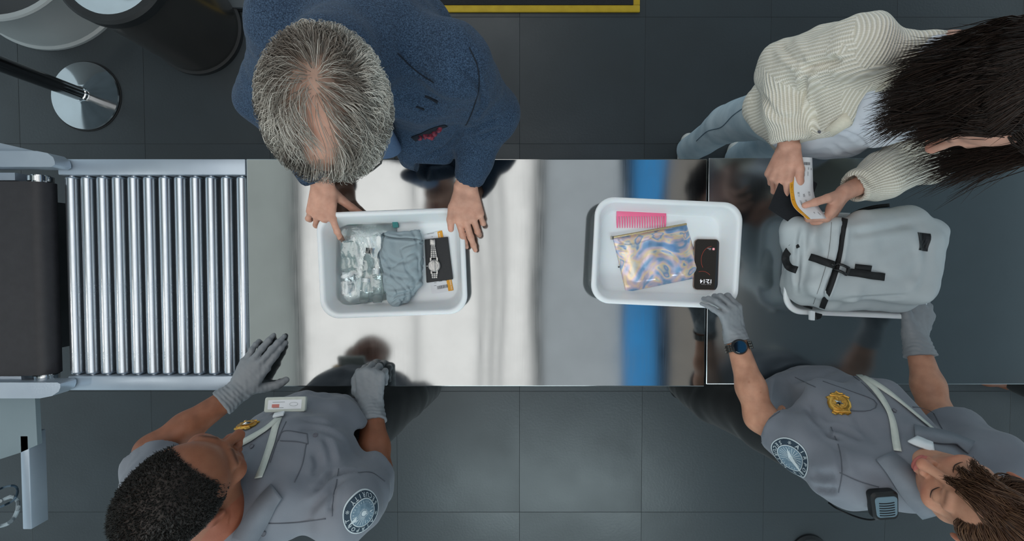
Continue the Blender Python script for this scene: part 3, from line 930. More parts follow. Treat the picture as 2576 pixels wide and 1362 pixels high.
# ---- helpers for flat things laid by pixel corners
def slab(name, corners, z0, z1, matl, parent=None, label=None, round_=0.0, n=4):
    pts = [P(x, y, z0) for x, y in corners]
    if round_ > 0:
        out = []
        k = len(pts)
        for i in range(k):
            a, b, c = pts[i - 1], pts[i], pts[(i + 1) % k]
            u, w = (a - b).normalized(), (c - b).normalized()
            p0, p1 = b + u * round_, b + w * round_
            for t in np.linspace(0, 1, n + 1):
                out.append(p0 * (1 - t) ** 2 + b * 2 * t * (1 - t) + p1 * t * t)
        pts = out
    m = MB(); m.prism([(p.x, p.y) for p in pts], z0, z1)
    return m.build(name, matl, parent, label)
def plane_frame(o, ux):
    """matrix placing flat lettering: o origin, ux reading direction, facing up"""
    u = Vector(ux); u.z = 0; u.normalize(); w = Vector((-u.y, u.x, 0))
    M = Matrix.Identity(4)
    for i in range(3): M[i][0] = u[i]; M[i][1] = w[i]; M[i][2] = (0, 0, 1)[i]; M[i][3] = o[i]
    return M
m_ink = mat('print_ink', lin(60, 62, 68), rough=0.7)
m_paper = mat('ticket_paper', lin(226, 228, 232), rough=0.55, col2=lin(220, 222, 226), nscale=30)
m_orange = mat('ticket_orange', lin(226, 160, 40), rough=0.55, col2=lin(220, 152, 34), nscale=20)
m_pass = mat('black_passport_cover', lin(26, 29, 33), rough=0.5, col2=lin(21, 24, 28), nscale=60, bump=0.12, bscale=500)
m_blk = mat('black_plastic', lin(22, 23, 25), rough=0.4, col2=lin(17, 18, 20), nscale=30)

# ---- boarding pass in tray 1
def barcode(w, h, seed, n=22):
    rnd = random.Random(seed); m = MB(); x = -w / 2
    while x < w / 2:
        t = rnd.choice((0.0006, 0.0010, 0.0016))
        m.box((x, -h / 2, 0), (min(x + t, w / 2), h / 2, 0.0001)); x += t + rnd.choice((0.0006, 0.001))
    return m.mesh('barcode', smooth=False)
zt = TF + 0.0015
def line_me(w_):
    m = MB(); x = -w_ / 2; rnd = random.Random(int(w_ * 1e5))
    while x < w_ / 2:
        k = rnd.choice((0.0008, 0.0012)); m.box((x, -0.0007, 0), (x + k, 0.0007, 0.00005)); x += k + 0.0005
    return m.mesh('line', smooth=False)
a, b, c, d = (1066, 592), (1112, 580), (1141, 731), (1086, 740)
o0 = P(1103, 660, zt)
r = empty('boarding_pass', (o0.x, o0.y, TF), 'boarding pass with orange edge half under the black passport and watch', 'ticket')
slab('paper', [a, b, c, d], zt, zt + 0.0004, m_paper, r, round_=0.003)
slab('orange_band', [(1100, 583.5), b, c, (1128, 733)], zt + 0.0004, zt + 0.0006, m_orange, r, round_=0.002)
u = P(1141, 731, zt) - P(1112, 580, zt)                                    # along the pass, towards image bottom
mes = []
M_ = plane_frame(P(1113, 722, zt + 0.0006), P(1128, 733, zt) - P(1090, 740, zt)); mes.append(xf(barcode(0.032, 0.010, 4), M_))
for (x, y, t, s_) in ((1095, 712, 'DATE', 0.004), (1108, 708, '10:25', 0.004), (1095, 719, 'GATE', 0.004), (1122, 706, '22A', 0.005), (1083, 588, 'LOS ANGELES', 0.004), (1087, 596, 'TO', 0.004)):
    mes.append(xf(line_me(len(t) * 0.0018), plane_frame(P(x, y, zt + 0.0006), P(1128, 706, zt) - P(1090, 713, zt))))
link('print', join_meshes('print', mes), m_ink, r)['kind'] = 'stuff'
mes = [xf(text_mesh('BOARDING PASS', 0.0055, 0.00005), plane_frame(P(1133, 712, zt + 0.0007), u)), xf(text_mesh('BOARDING', 0.0055, 0.00005), plane_frame(P(1107, 598, zt + 0.0007), u))]
link('band_print', join_meshes('band_print', mes), mat('white_ink', lin(240, 236, 225), rough=0.6), r)['kind'] = 'stuff'
# ---- passport in tray 1
zp = zt + 0.001
o0 = P(1103, 655, zp)
r = empty('passport', (o0.x, o0.y, zt), 'black passport lying under the steel watch in the first tray', 'passport')
pc = [(1068, 603), (1127, 596), (1140, 703), (1073, 712)]
slab('cover', pc, zp + 0.0035, zp + 0.0045, m_pass, r, round_=0.003); slab('cover', pc, zp, zp + 0.0008, m_pass, r, round_=0.003)
slab('pages', [(1070, 605), (1125, 598), (1138, 702), (1075, 710)], zp + 0.0008, zp + 0.0035, m_paper, r)
# ---- wristwatch on the passport
zw_ = zp + 0.0046
m_ws = mat('watch_steel', lin(168, 168, 166), rough=0.30, metal=1.0, col2=lin(136, 137, 138), nscale=60)
c0 = P(1093, 669, zw_)
r = empty('wristwatch', (c0.x, c0.y, zw_), 'steel bracelet wristwatch lying face down on the black passport', 'watch')
s1 = 1 / sc(zw_)
Mw = Matrix.Translation(c0) @ Matrix.Rotation(math.radians(1.5), 4, 'Z')
def wbox(name, x0, x1, y0, y1, z0, z1, mm=m_ws, bev=0.0006, sh=0.0):
    m = MB(); m.box((x0 * s1 + sh, -y1 * s1, z0), (x1 * s1 + sh, -y0 * s1, z1), bevel=bev, M=Mw); return m.build(name, mm, r)
m = MB(); m.lathe([(0, 0.0), (0.0165, 0.0), (0.0185, 0.002), (0.0185, 0.0075), (0.0165, 0.009), (0.0150, 0.0092), (0.0145, 0.0086), (0.0105, 0.0086), (0.0100, 0.0096), (0, 0.0099)], n=40, M=Mw); m.build('case', m_ws, r)
m = MB(); m.cyl(Mw @ V(-0.0185, 0, 0.0045), Mw @ V(-0.0225, 0, 0.0045), 0.0028, n=14); m.build('crown', m_ws, r)
for sx in (-1, 1):
    m = MB(); m.loft([[Mw @ V(sx * 8 * s1 + dx, y, z) for dx, z in ((-.0022, .001), (.0022, .001), (.0022, .008), (-.0022, .008))] for y in (0.0085, 0.019, 0.024)]); m.build('lug', m_ws, r)
    m = MB(); m.loft([[Mw @ V(sx * 7 * s1 + dx, y, z) for dx, z in ((-.0022, .001), (.0022, .001), (.0022, .008), (-.0022, .008))] for y in (-0.0085, -0.019, -0.023)]); m.build('lug', m_ws, r)
y = -20
for i in range(7):
    wd_ = 8.5 - 0.5 * i
    for a_, b_ in ((-wd_, -wd_ * 0.38), (-wd_ * 0.34, wd_ * 0.34), (wd_ * 0.38, wd_)):
        wbox('bracelet_link', a_, b_, y - 4.4, y - 0.3, 0.002 if abs(a_) < wd_ * .9 else 0.0015, 0.0052, sh=-0.0003 * i)
    y -= 4.6
wbox('clasp', -6.8, 6.2, y - 14, y, 0.001, 0.0062, sh=-0.002); wbox('clasp_lever', -5.0, 4.4, y - 12.5, y - 8.5, 0.006, 0.0074, sh=-0.002)
y = 18
for i in range(3):
    wd_ = 8.2 - 0.6 * i
    for a_, b_ in ((-wd_, -wd_ * 0.38), (-wd_ * 0.34, wd_ * 0.34), (wd_ * 0.38, wd_)): wbox('bracelet_link', a_, b_, y + 0.3, y + 4.2, 0.002, 0.0052)
    y += 4.5
wbox('end_link', -3.2, 3.2, -14, 14, 0.0098, 0.0118); 

# ---- clear zip bag with toiletries in tray 1
def clear_mat(name, tint, gl=0.10, bump=0.25, bscale=40):
    m = bpy.data.materials.new(name); m.use_nodes = True
    nt = m.node_tree; N = nt.nodes; L = nt.links; N.clear()
    out = N.new('ShaderNodeOutputMaterial'); tr = N.new('ShaderNodeBsdfTransparent'); g = N.new('ShaderNodeBsdfGlossy'); mx = N.new('ShaderNodeMixShader')
    tr.inputs[0].default_value = tint; g.inputs['Roughness'].default_value = 0.06; g.inputs['Color'].default_value = (1, 1, 1, 1)
    fr = N.new('ShaderNodeFresnel'); fr.inputs['IOR'].default_value = 1.45
    ad = N.new('ShaderNodeMath'); ad.operation = 'ADD'; ad.inputs[1].default_value = gl
    tc = N.new('ShaderNodeTexCoord'); nz = N.new('ShaderNodeTexNoise'); nz.inputs['Scale'].default_value = bscale; nz.inputs['Detail'].default_value = 2; nz.inputs['Distortion'].default_value = 1.2
    bp = N.new('ShaderNodeBump'); bp.inputs['Strength'].default_value = bump; bp.inputs['Distance'].default_value = 0.01
    L.new(tc.outputs['Object'], nz.inputs['Vector']); L.new(nz.outputs['Fac'], bp.inputs['Height']); L.new(bp.outputs[0], g.inputs['Normal']); L.new(bp.outputs[0], fr.inputs['Normal'])
    L.new(fr.outputs[0], ad.inputs[0]); L.new(ad.outputs[0], mx.inputs[0]); L.new(tr.outputs[0], mx.inputs[1]); L.new(g.outputs[0], mx.inputs[2]); L.new(mx.outputs[0], out.inputs[0])
    return m
m_clear = clear_mat('clear_vinyl', (0.93, 0.965, 0.965, 1))
m_teal = mat('teal_plastic', lin(20, 132, 132), rough=0.4, col2=lin(14, 118, 120), nscale=40)
def pillow(name, corners, z0, hmax, matl, parent, seed, n=40, crumple=0.004, cs=30, under=True, fold=None):
    A, B, C, D = [np.array(tuple(P(x, y, z0))) for x, y in corners]         # top-left, top-right, bottom-right, bottom-left
    U, W = np.meshgrid(np.linspace(0, 1, n), np.linspace(0, 1, n))
    u, w = U.ravel()[:, None], W.ravel()[:, None]
    base = (A * (1 - u) + B * u) * (1 - w) + (D * (1 - u) + C * u) * w
    e = (np.clip(np.minimum(u, 1 - u) * 5, 0, 1) * np.clip(np.minimum(w, 1 - w) * 5, 0, 1))[:, 0]
    e = np.sin(e * math.pi / 2)
    nz = snoise(base, cs, seed) * 0.6 + snoise(base, cs * 2.2, seed + 1) * 0.3 + np.abs(snoise(base, cs * 1.3, seed + 2)) * 0.5
    top = base.copy(); top[:, 2] += 0.0006 + np.maximum(hmax * e + crumple * nz * (0.15 + 0.85 * e), 0.0002)
    if fold is not None: top[:, 2] += fold(u[:, 0], w[:, 0]) * e
    idx = np.arange(n * n).reshape(n, n)
    f = np.stack([idx[:-1, :-1], idx[1:, :-1], idx[1:, 1:], idx[:-1, 1:]], axis=-1).reshape(-1, 4)
    bot = base.copy()
    vs = np.concatenate([top, bot]); N_ = n * n
    fb = f[:, ::-1] + N_
    rim = list(idx[0, :]) + list(idx[1:, -1]) + list(idx[-1, -2::-1]) + list(idx[-2:0:-1, 0])
    side = np.array([[rim[i], rim[(i + 1) % len(rim)], rim[(i + 1) % len(rim)] + N_, rim[i] + N_] for i in range(len(rim))])
    fs = np.concatenate([f, fb, side])
    return link(name, mesh_np(name, vs, fs), matl, parent), Surf(vs, fs)
o0 = P(905, 670, TF)
bag = empty('clear_bag', (o0.x, o0.y, TF), 'transparent zip bag with teal slider holding toiletry bottles in the first tray', 'bag')
_, bagS = pillow('film', [(846, 567), (1000, 557), (990, 752), (842, 778)], TF + 0.0005, 0.043, m_clear, bag, 5, n=56, crumple=0.0045, cs=24)
# zip rail and slider
p0, p1 = P(848, 567, TF + 0.006), P(994, 558, TF + 0.006)
m = MB(); m.cyl(p0, p1, 0.0016, n=8); m.build('zip_rail', clear_mat('teal_tint', (0.55, 0.85, 0.85, 1)), bag)
slab('zip_slider', [(988, 555), (1001, 554), (1004, 573), (991, 574)], TF + 0.002, TF + 0.012, m_teal, bag, round_=0.002)
m = MB(); m.tube([P(x, y, TF + 0.004) for x, y in ((842, 776), (870, 770), (905, 764), (940, 757))], 0.0008, 6); m.tube([P(x, y, TF + 0.004) for x, y in ((843, 600), (846, 680), (850, 735), (842, 776))], 0.0007, 6)
m.build('seam', clear_mat('teal_seam', (0.45, 0.72, 0.74, 1)), bag)
m_frost = mat('frosted_plastic', lin(226, 234, 234), rough=0.18, trans=0.85, ior=1.2)
m_whitecap = mat('white_cap', lin(226, 231, 234), rough=0.35, col2=lin(218, 224, 228), nscale=20)
m_liquid = mat('pale_liquid', lin(200, 214, 196), rough=0.15, trans=0.7, ior=1.33)
def bottle(label, a, b, prof, parts):
    """lying bottle: axis from pixel a to b; prof list of (t along, radius)"""
    z = TF + max(p[1] for p in prof) + 0.001
    A, B = P(a[0], a[1], z), P(b[0], b[1], z)
    ax = (B - A); L_ = ax.length
    M = Matrix.Translation(A) @ Vector((0, 0, 1)).rotation_difference(ax).to_matrix().to_4x4()
    rt = empty('bottle', (A.x, A.y, TF), label, 'bottle', 'toiletry bottles in the clear bag')
    m = MB(); m.lathe([(rr, t * L_) for t, rr in prof], n=28, M=M); m.build('body', m_frost, rt)
    for nm, pr, mm in parts:
        m = MB(); m.lathe([(rr, t * L_) for t, rr in pr], n=24, M=M); m.build(nm, mm, rt)
bottle('frosted toiletry bottle with white pump cap inside the clear bag', (876, 606), (874, 738),
       [(0, 0), (0.0, 0.014), (0.05, 0.0195), (0.10, 0.0205), (0.52, 0.0205), (0.58, 0.0185), (0.60, 0.0145), (0.62, 0)],
       [('collar', [(0.60, 0), (0.60, 0.0155), (0.72, 0.0155), (0.735, 0.013), (0.735, 0)], m_whitecap),
        ('pump', [(0.735, 0.0), (0.735, 0.009), (0.99, 0.009), (1.0, 0.007), (1.0, 0.0)], m_whitecap)])
bottle('slim glass vial with black cap inside the clear bag', (928, 624), (915, 762),
       [(0.10, 0), (0.10, 0.006), (0.16, 0.0115), (0.20, 0.013), (0.97, 0.013), (1.0, 0.010), (1.0, 0)],
       [('cap', [(0, 0), (0, 0.0085), (0.10, 0.0085), (0.10, 0)], m_blk), ('label_band', [(0.55, 0), (0.55, 0.0133), (0.62, 0.0133), (0.62, 0)], m_whitecap)])
bottle('clear squat bottle lying below the grey cap', (946, 690), (950, 762), [(0, 0), (0, 0.012), (0.05, 0.016), (0.9, 0.016), (1, 0.012), (1, 0)], [('cap', [(-0.2, 0), (-0.2, 0.01), (0, 0.01), (0, 0)], m_whitecap)])

# ---- crumpled grey fabric cap in tray 1
m_grey = mat('grey_nylon', lin(150, 164, 170), rough=0.55, col2=lin(140, 155, 162), nscale=8, bump=0.10, bscale=260)
zc = TF + 0.024
Fq = Field(0.0025)
poly = [(966, 600), (1048, 606)]
q = lambda x, y, z=zc: P(x, y, z)
Fq.ecap(q(985, 618), q(1030, 622), 0.030, 0.026, 0.034, 0.026, (0, 1, 0), 0.02)
Fq.ecap(q(975, 650), q(1032, 655), 0.040, 0.028, 0.044, 0.028, (0, 1, 0), 0.02)
Fq.ecap(q(985, 700), q(1034, 705), 0.040, 0.030, 0.040, 0.026, (0, 1, 0), 0.02)
Fq.ecap(q(990, 738), q(1022, 735), 0.030, 0.024, 0.030, 0.020, (0, 1, 0), 0.02)
Fq.rbox(q(1008, 600), (0.058, 0.022, 0.018), 0.008, frame((0.08, -1, 0), (0, 0, 1)), 0.012)
Fq.rbox(q(1014, 660), (0.052, 0.075, 0.017), 0.010, frame((0.05, -1, 0.0), (0, 0, 1)), 0.015)
Fq.cap(q(1000, 775, TF + .02), q(1000, 745, zc), 0.010, 0.022, 0.02)
Fq.plane_cut((0, 0, TF + 0.001), (0, 0, -1), 0.003)
v_, q_ = Fq.solve(1)
S = Surf(v_, q_)
S.displace(0.0022 * snoise(S.v, 22, 31, (1, 0.6, 1)) - 0.0050 * np.exp(-(snoise(S.v, 17, 33, (1.2, .7, .6)) / 0.30) ** 2) - 0.0035 * np.exp(-(snoise(S.v, 26, 36, (.7, 1.2, .6)) / 0.28) ** 2))
S.crease([([(960, 592), (990, 598), (1060, 603)], 0.004, 0.004), ([(953, 590), (944, 640), (938, 690)], 0.0035, 0.003), ([(965, 640), (1010, 660), (1060, 640)], 0.003, 0.006), ([(940, 660), (980, 690), (1030, 700)], 0.0035, 0.006),
          ([(1000, 690), (1030, 720), (1062, 700)], 0.003, 0.005), ([(975, 770), (998, 745), (1045, 735)], 0.004, 0.004), ([(985, 765), (1005, 752), (1015, 770)], 0.005, 0.003), ([(955, 720), (985, 735), (1040, 725)], -0.003, 0.005)])
S.v[:, 2] = np.maximum(S.v[:, 2], TF + 0.0008)
o0 = P(1005, 670, TF)
capo = empty('fabric_cap', (o0.x, o0.y, TF), 'crumpled grey nylon cap lying in the middle of the first tray', 'cap')
link('crown', mesh_np('crown', S.v, S.q), m_grey, capo)
ribbon('seam', S, [(958, 578), (946, 620), (940, 662), (938, 690)], 0.0014, 0.0007, mat('grey_seam', lin(96, 110, 116), rough=0.7), capo)
ribbon('brim_hem', S, [(958, 590), (990, 599), (1030, 600), (1064, 606)], 0.0016, 0.0008, MATS['grey_seam'], capo)
ribbon('buckle', S, [(943, 620), (941, 634)], 0.004, 0.0012, m_blk, capo, n=6)

# ================================================================== TRAY 2 CONTENT
m_pink = mat('pink_plastic', lin(248, 120, 160), rough=0.35, col2=lin(244, 112, 152), nscale=20, sub=0.1)
a, b = P(1551, 531, TF + .003), P(1676, 531, TF + .003)
r = empty('comb', ((a.x + b.x) / 2, a.y - 0.02, TF), 'bright pink wide tooth comb lying in the second tray', 'comb')
tb = P(1551, 545, TF + .003).y; te = P(1551, 574, TF + .003).y
m = MB(); m.box((a.x, tb, TF + 0.001), (b.x, a.y, TF + 0.0055), bevel=0.0018); m.build('spine', m_pink, r)
m = MB()
for i in range(20):
    x = a.x + 0.003 + (b.x - a.x - 0.006) * i / 19; w_ = 0.0020 if i not in (0, 19) else 0.0032
    m.loft([[(x - w_, tb + .001, TF + .0012), (x + w_, tb + .001, TF + .0012), (x + w_, tb + .001, TF + .005), (x - w_, tb + .001, TF + .005)],
            [(x - w_ * .9, (tb + te) / 2, TF + .0012), (x + w_ * .9, (tb + te) / 2, TF + .0012), (x + w_ * .9, (tb + te) / 2, TF + .0046), (x - w_ * .9, (tb + te) / 2, TF + .0046)],
            [(x - w_ * .5, te, TF + .0015), (x + w_ * .5, te, TF + .0015), (x + w_ * .5, te, TF + .0032), (x - w_ * .5, te, TF + .0032)]])
m.build('teeth', m_pink, r, smooth=False)
# phone
def dash_me(w_, h_, x, y):
    m = MB(); m.box((x - w_ / 2, y - h_ / 2, 0), (x + w_ / 2, y + h_ / 2, 0.00006)); return m.mesh('dash', smooth=False)
m_glass = mat('phone_glass', lin(12, 13, 16), rough=0.06, spec=0.6, coat=0.5)
m_bezel = mat('copper_bezel', lin(150, 128, 118), rough=0.25, metal=0.9)
c0 = P(1777, 666, TF + 0.008)
pw, phh = 62 / sc(TF + .008), 128 / sc(TF + .008)
r = empty('smartphone', (c0.x, c0.y, TF), 'smartphone with lit dark screen showing the time 12:14', 'phone')
Mp = Matrix.Translation((c0.x, c0.y, 0)) @ Matrix.Rotation(math.radians(-1.0), 4, 'Z')
def pl_(w_, h_, rad, z): return [Mp @ V(x, y, z) for x, y in rrect(w_, h_, rad, 8)]
m = MB(); m.loft([pl_(pw - .002, phh - .002, .011, TF + .0008), pl_(pw, phh, .012, TF + .0018), pl_(pw, phh, .012, TF + .0072), pl_(pw - .0015, phh - .0015, .0113, TF + .0080)]); m.build('body', m_bezel, r)
m = MB(); m.loft([pl_(pw - .003, phh - .003, .0105, TF + .0080), pl_(pw - .0036, phh - .0036, .0102, TF + .0084)]); m.build('screen', m_glass, r)
zs = TF + .0085
def pf(x, y, deg=180): return Mp @ Matrix.Translation((x, y, zs)) @ Matrix.Rotation(math.radians(deg), 4, 'Z')
m_lit = emat('lit_white', (0.9, 0.93, 1, 1), 0.75)
link('clock_digits', xf(text_mesh('12:14', 0.0165, 0.00004, bold=0.0003), pf(0.0005, -phh / 2 + 0.026)), m_lit, r)
link('date_print', xf(text_mesh('Monday, 17 August', 0.0038, 0.00004), pf(0.0005, -phh / 2 + 0.0165)), emat('lit_grey', (0.6, 0.6, 0.65, 1), 0.4), r)
link('notice_print', xf(join_meshes('n', [dash_me(0.007, 0.0016, -0.003, 0.0018), dash_me(0.0115, 0.0016, -0.001, -0.0018)]), pf(0.006, phh / 2 - 0.029)), MATS.get('x') or emat('lit_grey2', (0.6, 0.6, 0.65, 1), 0.35), r)
m = MB(); m.prism([((Mp @ V(x, y, 0)).x, (Mp @ V(x, y, 0)).y) for x, y in rrect(0.0065, 0.0065, 0.0016, 4, 0.0195, phh / 2 - 0.029)], zs - .0001, zs + .0001); m.build('notice_icon', emat('lit_pink', (0.8, 0.35, 0.4, 1), 0.8), r)
m = MB()
for rad, cx, cy, a0, a1 in ((0.040, 0.016, 0.014, 95, 215), (0.030, -0.012, -0.050, 40, 110)):
    m.tube([Mp @ V(cx + rad * math.cos(math.radians(t)) * (0.8 if rad > .035 else 1), cy + rad * math.sin(math.radians(t)), zs) for t in np.linspace(a0, a1, 24)
            if abs(cx + rad * math.cos(math.radians(t)) * (0.8 if rad > .035 else 1)) < pw / 2 - .004], 0.0004, 5)
m.build('wallpaper_arc', emat('lit_red', (0.6, 0.10, 0.07, 1), 0.5), r)
for yy in (0.012, -0.012):
    m = MB(); m.box((pw / 2 - .0005, yy - .006, TF + .003), (pw / 2 + .0006, yy + .006, TF + .0055), bevel=.0003, M=Mp); m.build('side_button', m_bezel, r)

# iridescent pouch: sheen and gold highlights painted in as fixed ramp colours
def irid():
    m = bpy.data.materials.new('painted_iridescent_film'); m.use_nodes = True
    nt = m.node_tree; N = nt.nodes; L = nt.links; b = N['Principled BSDF']
    tc = N.new('ShaderNodeTexCoord')
    n1 = N.new('ShaderNodeTexNoise'); n1.inputs['Scale'].default_value = 9; n1.inputs['Detail'].default_value = 1.5; n1.inputs['Distortion'].default_value = 3.0
    L.new(tc.outputs['Object'], n1.inputs['Vector'])
    cr = N.new('ShaderNodeValToRGB'); e = cr.color_ramp.elements
    stops = [(0.28, (110, 150, 196)), (0.38, (136, 172, 206)), (0.44, (196, 192, 214)), (0.49, (226, 200, 202)), (0.52, (244, 218, 176)), (0.56, (214, 212, 204)), (0.60, (130, 164, 202)), (0.66, (218, 198, 208)), (0.74, (252, 206, 140))]
    e[0].position = stops[0][0]; e[0].color = lin(*stops[0][1]); e[1].position = stops[-1][0]; e[1].color = lin(*stops[-1][1])
    for p_, c_ in stops[1:-1]:
        q_ = e.new(p_); q_.color = lin(*c_)
    L.new(n1.outputs['Fac'], cr.inputs[0]); L.new(cr.outputs[0], b.inputs['Base Color'])
    b.inputs['Metallic'].default_value = 0.30; b.inputs['Roughness'].default_value = 0.22
    b.inputs['Coat Weight'].default_value = 0.6; b.inputs['Coat Roughness'].default_value = 0.05
    n2 = N.new('ShaderNodeTexNoise'); n2.inputs['Scale'].default_value = 24; n2.inputs['Detail'].default_value = 1.5; n2.inputs['Distortion'].default_value = 1.0
    L.new(tc.outputs['Object'], n2.inputs['Vector'])
    bp = N.new('ShaderNodeBump'); bp.inputs['Strength'].default_value = 0.35; bp.inputs['Distance'].default_value = 0.006
    L.new(n2.outputs['Fac'], bp.inputs['Height']); L.new(bp.outputs[0], b.inputs['Normal'])
    return m
o0 = P(1650, 652, TF)
r = empty('iridescent_pouch', (o0.x, o0.y, TF), 'shiny iridescent zip pouch with painted orange glints in the second tray', 'pouch')
zq = TF + 0.0085
pillow('film', [(1541, 599), (1727, 566), (1766, 697), (1574, 736)], zq - 0.008 + 0.0003, 0.014, irid(), r, 12, n=64, crumple=0.0036, cs=15)
p0, p1 = P(1539, 598, zq), P(1727, 564, zq)
m = MB(); m.tube([p0, (p0 + p1) / 2, p1], 0.0032, 8); m.build('zip', mat('gold_zip', lin(196, 178, 140), rough=0.3, metal=0.7, col2=lin(170, 150, 116), nscale=300), r)
m = MB(); m.box((p0.x - .004, p0.y - .006, zq - .002), (p0.x + .005, p0.y + .004, zq + .004), bevel=.001); m.build('zip_pull', mat('zip_steel', lin(150, 146, 136), rough=0.25, metal=1), r)
p = P(1556, 672, TF + .004); m = MB(); m.cyl(p, p + V(0, 0, .006), 0.0022, n=12); m.build('rivet', m_blk, r)

# ================================================================== BACKPACK
m_bp = mat('white_coated_canvas', lin(182, 188, 190), rough=0.5, col2=lin(174, 181, 184), nscale=5, bump=0.05, bscale=180)
m_strap = mat('black_webbing', lin(24, 25, 27), rough=0.7, col2=lin(17, 18, 20), nscale=200, bump=0.3, bscale=700)
c0 = P(2165, 665, TF)
bpk = empty('backpack', (c0.x, c0.y, TF), 'white roll top backpack with black straps lying in the right tray', 'backpack')
Fb = Field(0.004)
Fb.rbox(P(2190, 660, 1.015), (0.125, 0.105, 0.10), 0.045, frame((0.09, 1, 0), (0, 0, 1)), 0.03)
Fb.rbox(P(2248, 648, 1.00), (0.075, 0.105, 0.085), 0.035, frame((0.16, 1, 0), (0, 0, 1)), 0.03)
Fb.rbox(P(2075, 655, 1.02), (0.070, 0.108, 0.095), 0.035, frame((0.20, 1, 0), (0, 0, 1)), 0.02)
Fb.cap(P(2000, 575, 1.04), P(2030, 735, 1.00), 0.036, 0.038, 0.03)
Fb.cap(P(2170, 562, 1.08), P(2282, 552, 1.05), 0.030, 0.030, 0.03)
Fb.cap(P(2085, 760, 1.02), P(2270, 755, 1.0), 0.028, 0.030, 0.03)
Fb.plane_cut((0, 0, TF + 0.002), (0, 0, -1), 0.01)
v_, q_ = Fb.solve(2)
BS = Surf(v_, q_)
BS.displace(0.003 * snoise(BS.v, 9, 61, (1, 1, 0.6)) + 0.0012 * snoise(BS.v, 26, 62))
BS.crease([([(2122, 556), (2113, 640), (2085, 720), (2060, 785)], 0.010, 0.006), ([(2130, 590), (2210, 580), (2300, 560)], 0.005, 0.010), ([(2300, 560), (2330, 620), (2300, 700)], 0.004, 0.012), ([(2120, 755), (2200, 748), (2290, 745)], 0.004, 0.008),
           ([(2018, 575), (2008, 650), (2004, 735)], 0.007, 0.007), ([(2200, 690), (2260, 700), (2290, 680)], 0.003, 0.012), ([(2030, 590), (2060, 640), (2055, 700)], 0.003, 0.012), ([(2300, 600), (2318, 660), (2290, 740)], -0.004, 0.010)])
link('body', mesh_np('body', BS.v, BS.q), m_bp, bpk)
ribbon('edge_binding', BS, [(2124, 552), (2118, 600), (2108, 660), (2092, 715), (2072, 765), (2062, 792)], 0.0135, 0.003, m_strap, bpk, n=40, smooth=4)
m_stitch = mat('grey_stitch', lin(120, 124, 124), rough=0.8)
ribbon('stitch_line', BS, [(2092, 560), (2088, 610), (2080, 660), (2064, 715), (2046, 765)], 0.0011, 0.0006, m_stitch, bpk, n=40)
ribbon('flap_strap', BS, [(2040, 648), (2060, 654), (2086, 664), (2110, 672)], 0.0185, 0.0035, m_strap, bpk, lift=0.002)
ribbon('lower_strap', BS, [(2126, 684), (2160, 688), (2195, 694), (2222, 698)], 0.0190, 0.003, m_strap, bpk, lift=0.003)
ribbon('strap_tail', BS, [(2150, 672), (2172, 674), (2189, 676)], 0.0150, 0.003, m_strap, bpk, lift=0.001, n=12)
l, n = BS.hit(2116, 676)
for (x0, y0, x1, y1, w_) in ((2090, 668, 2112, 668, .006), (2108, 664, 2130, 676, .005), (2100, 680, 2122, 692, .005), (2122, 692, 2130, 676, .005)):
    ribbon('buckle', BS, [(x0, y0), ((x0 + x1) / 2, (y0 + y1) / 2), (x1, y1)], w_, 0.006, m_blk, bpk, n=8, lift=0.006)
fr = decal_frame(BS, 2321, 609, 0.18, -1)
mm = MB(); mm.box((-0.0135, -0.0225, 0), (0.0135, 0.0225, 0.0012)); lab_me = mm.mesh('label_patch', smooth=False)
bmm = bmesh.new(); bmm.from_mesh(lab_me); bmesh.ops.subdivide_edges(bmm, edges=bmm.edges[:], cuts=5, use_grid_fill=True); bmm.to_mesh(lab_me); bmm.free()
link('label_patch', conform(BS, lab_me, fr, 0.0006), m_blk, bpk)
m = MB()
hp = [(2012, 612), (1992, 622), (1978, 640), (1976, 655), (1984, 672), (2004, 680)]
pts = [P(x, y, 1.05 + 0.01 * math.sin(i / 5 * math.pi)) for i, (x, y) in enumerate(resample(hp, 24))]
v_, f_ = ribbon3(pts, [V(-0.2, 0, 1).normalized()] * len(pts), 0.019, 0.003); link('carry_handle', mesh_np('carry_handle', v_, f_, False), m_strap, bpk)
pts = [P(x, y, 1.02) for x, y in resample([(1972, 590), (1984, 606), (2004, 612), (2010, 606)], 16)]
v_, f_ = ribbon3(pts, [V(-0.1, 0, 1).normalized()] * len(pts), 0.008, 0.003); link('side_strap', mesh_np('side_strap', v_, f_, False), m_strap, bpk)
pts = [P(x, y, 1.0) for x, y in resample([(1997, 724), (2008, 714), (2014, 708)], 8)]
v_, f_ = ribbon3(pts, [V(0, 0, 1)] * len(pts), 0.012, 0.003); link('side_strap', mesh_np('side_strap', v_, f_, False), m_strap, bpk)
pts = [P(x, y, 1.02) for x, y in resample([(2140, 542), (2165, 530), (2200, 521), (2235, 517)], 16)]
v_, f_ = ribbon3(pts, [V(0, 0, 1)] * len(pts), 0.010, 0.004); link('shoulder_strap', mesh_np('shoulder_strap', v_, f_, False), m_strap, bpk)
pts = [P(x, y, 0.985) for x, y in resample([(2000, 752), (2020, 768), (2042, 776)], 12)] ; v_, f_ = ribbon3(pts, [V(0, 0, 1)] * len(pts), 0.006, 0.003); link('side_strap', mesh_np('side_strap', v_, f_, False), m_strap, bpk)
slab('strap_clip', [(2034, 781), (2046, 783), (2045, 806), (2034, 805)], 0.995, 1.003, m_whitecap, bpk, round_=.002)
slab('strap_clip', [(2047, 786), (2064, 790), (2060, 800), (2050, 804)], 0.995, 1.004, m_blk, bpk, round_=.003)
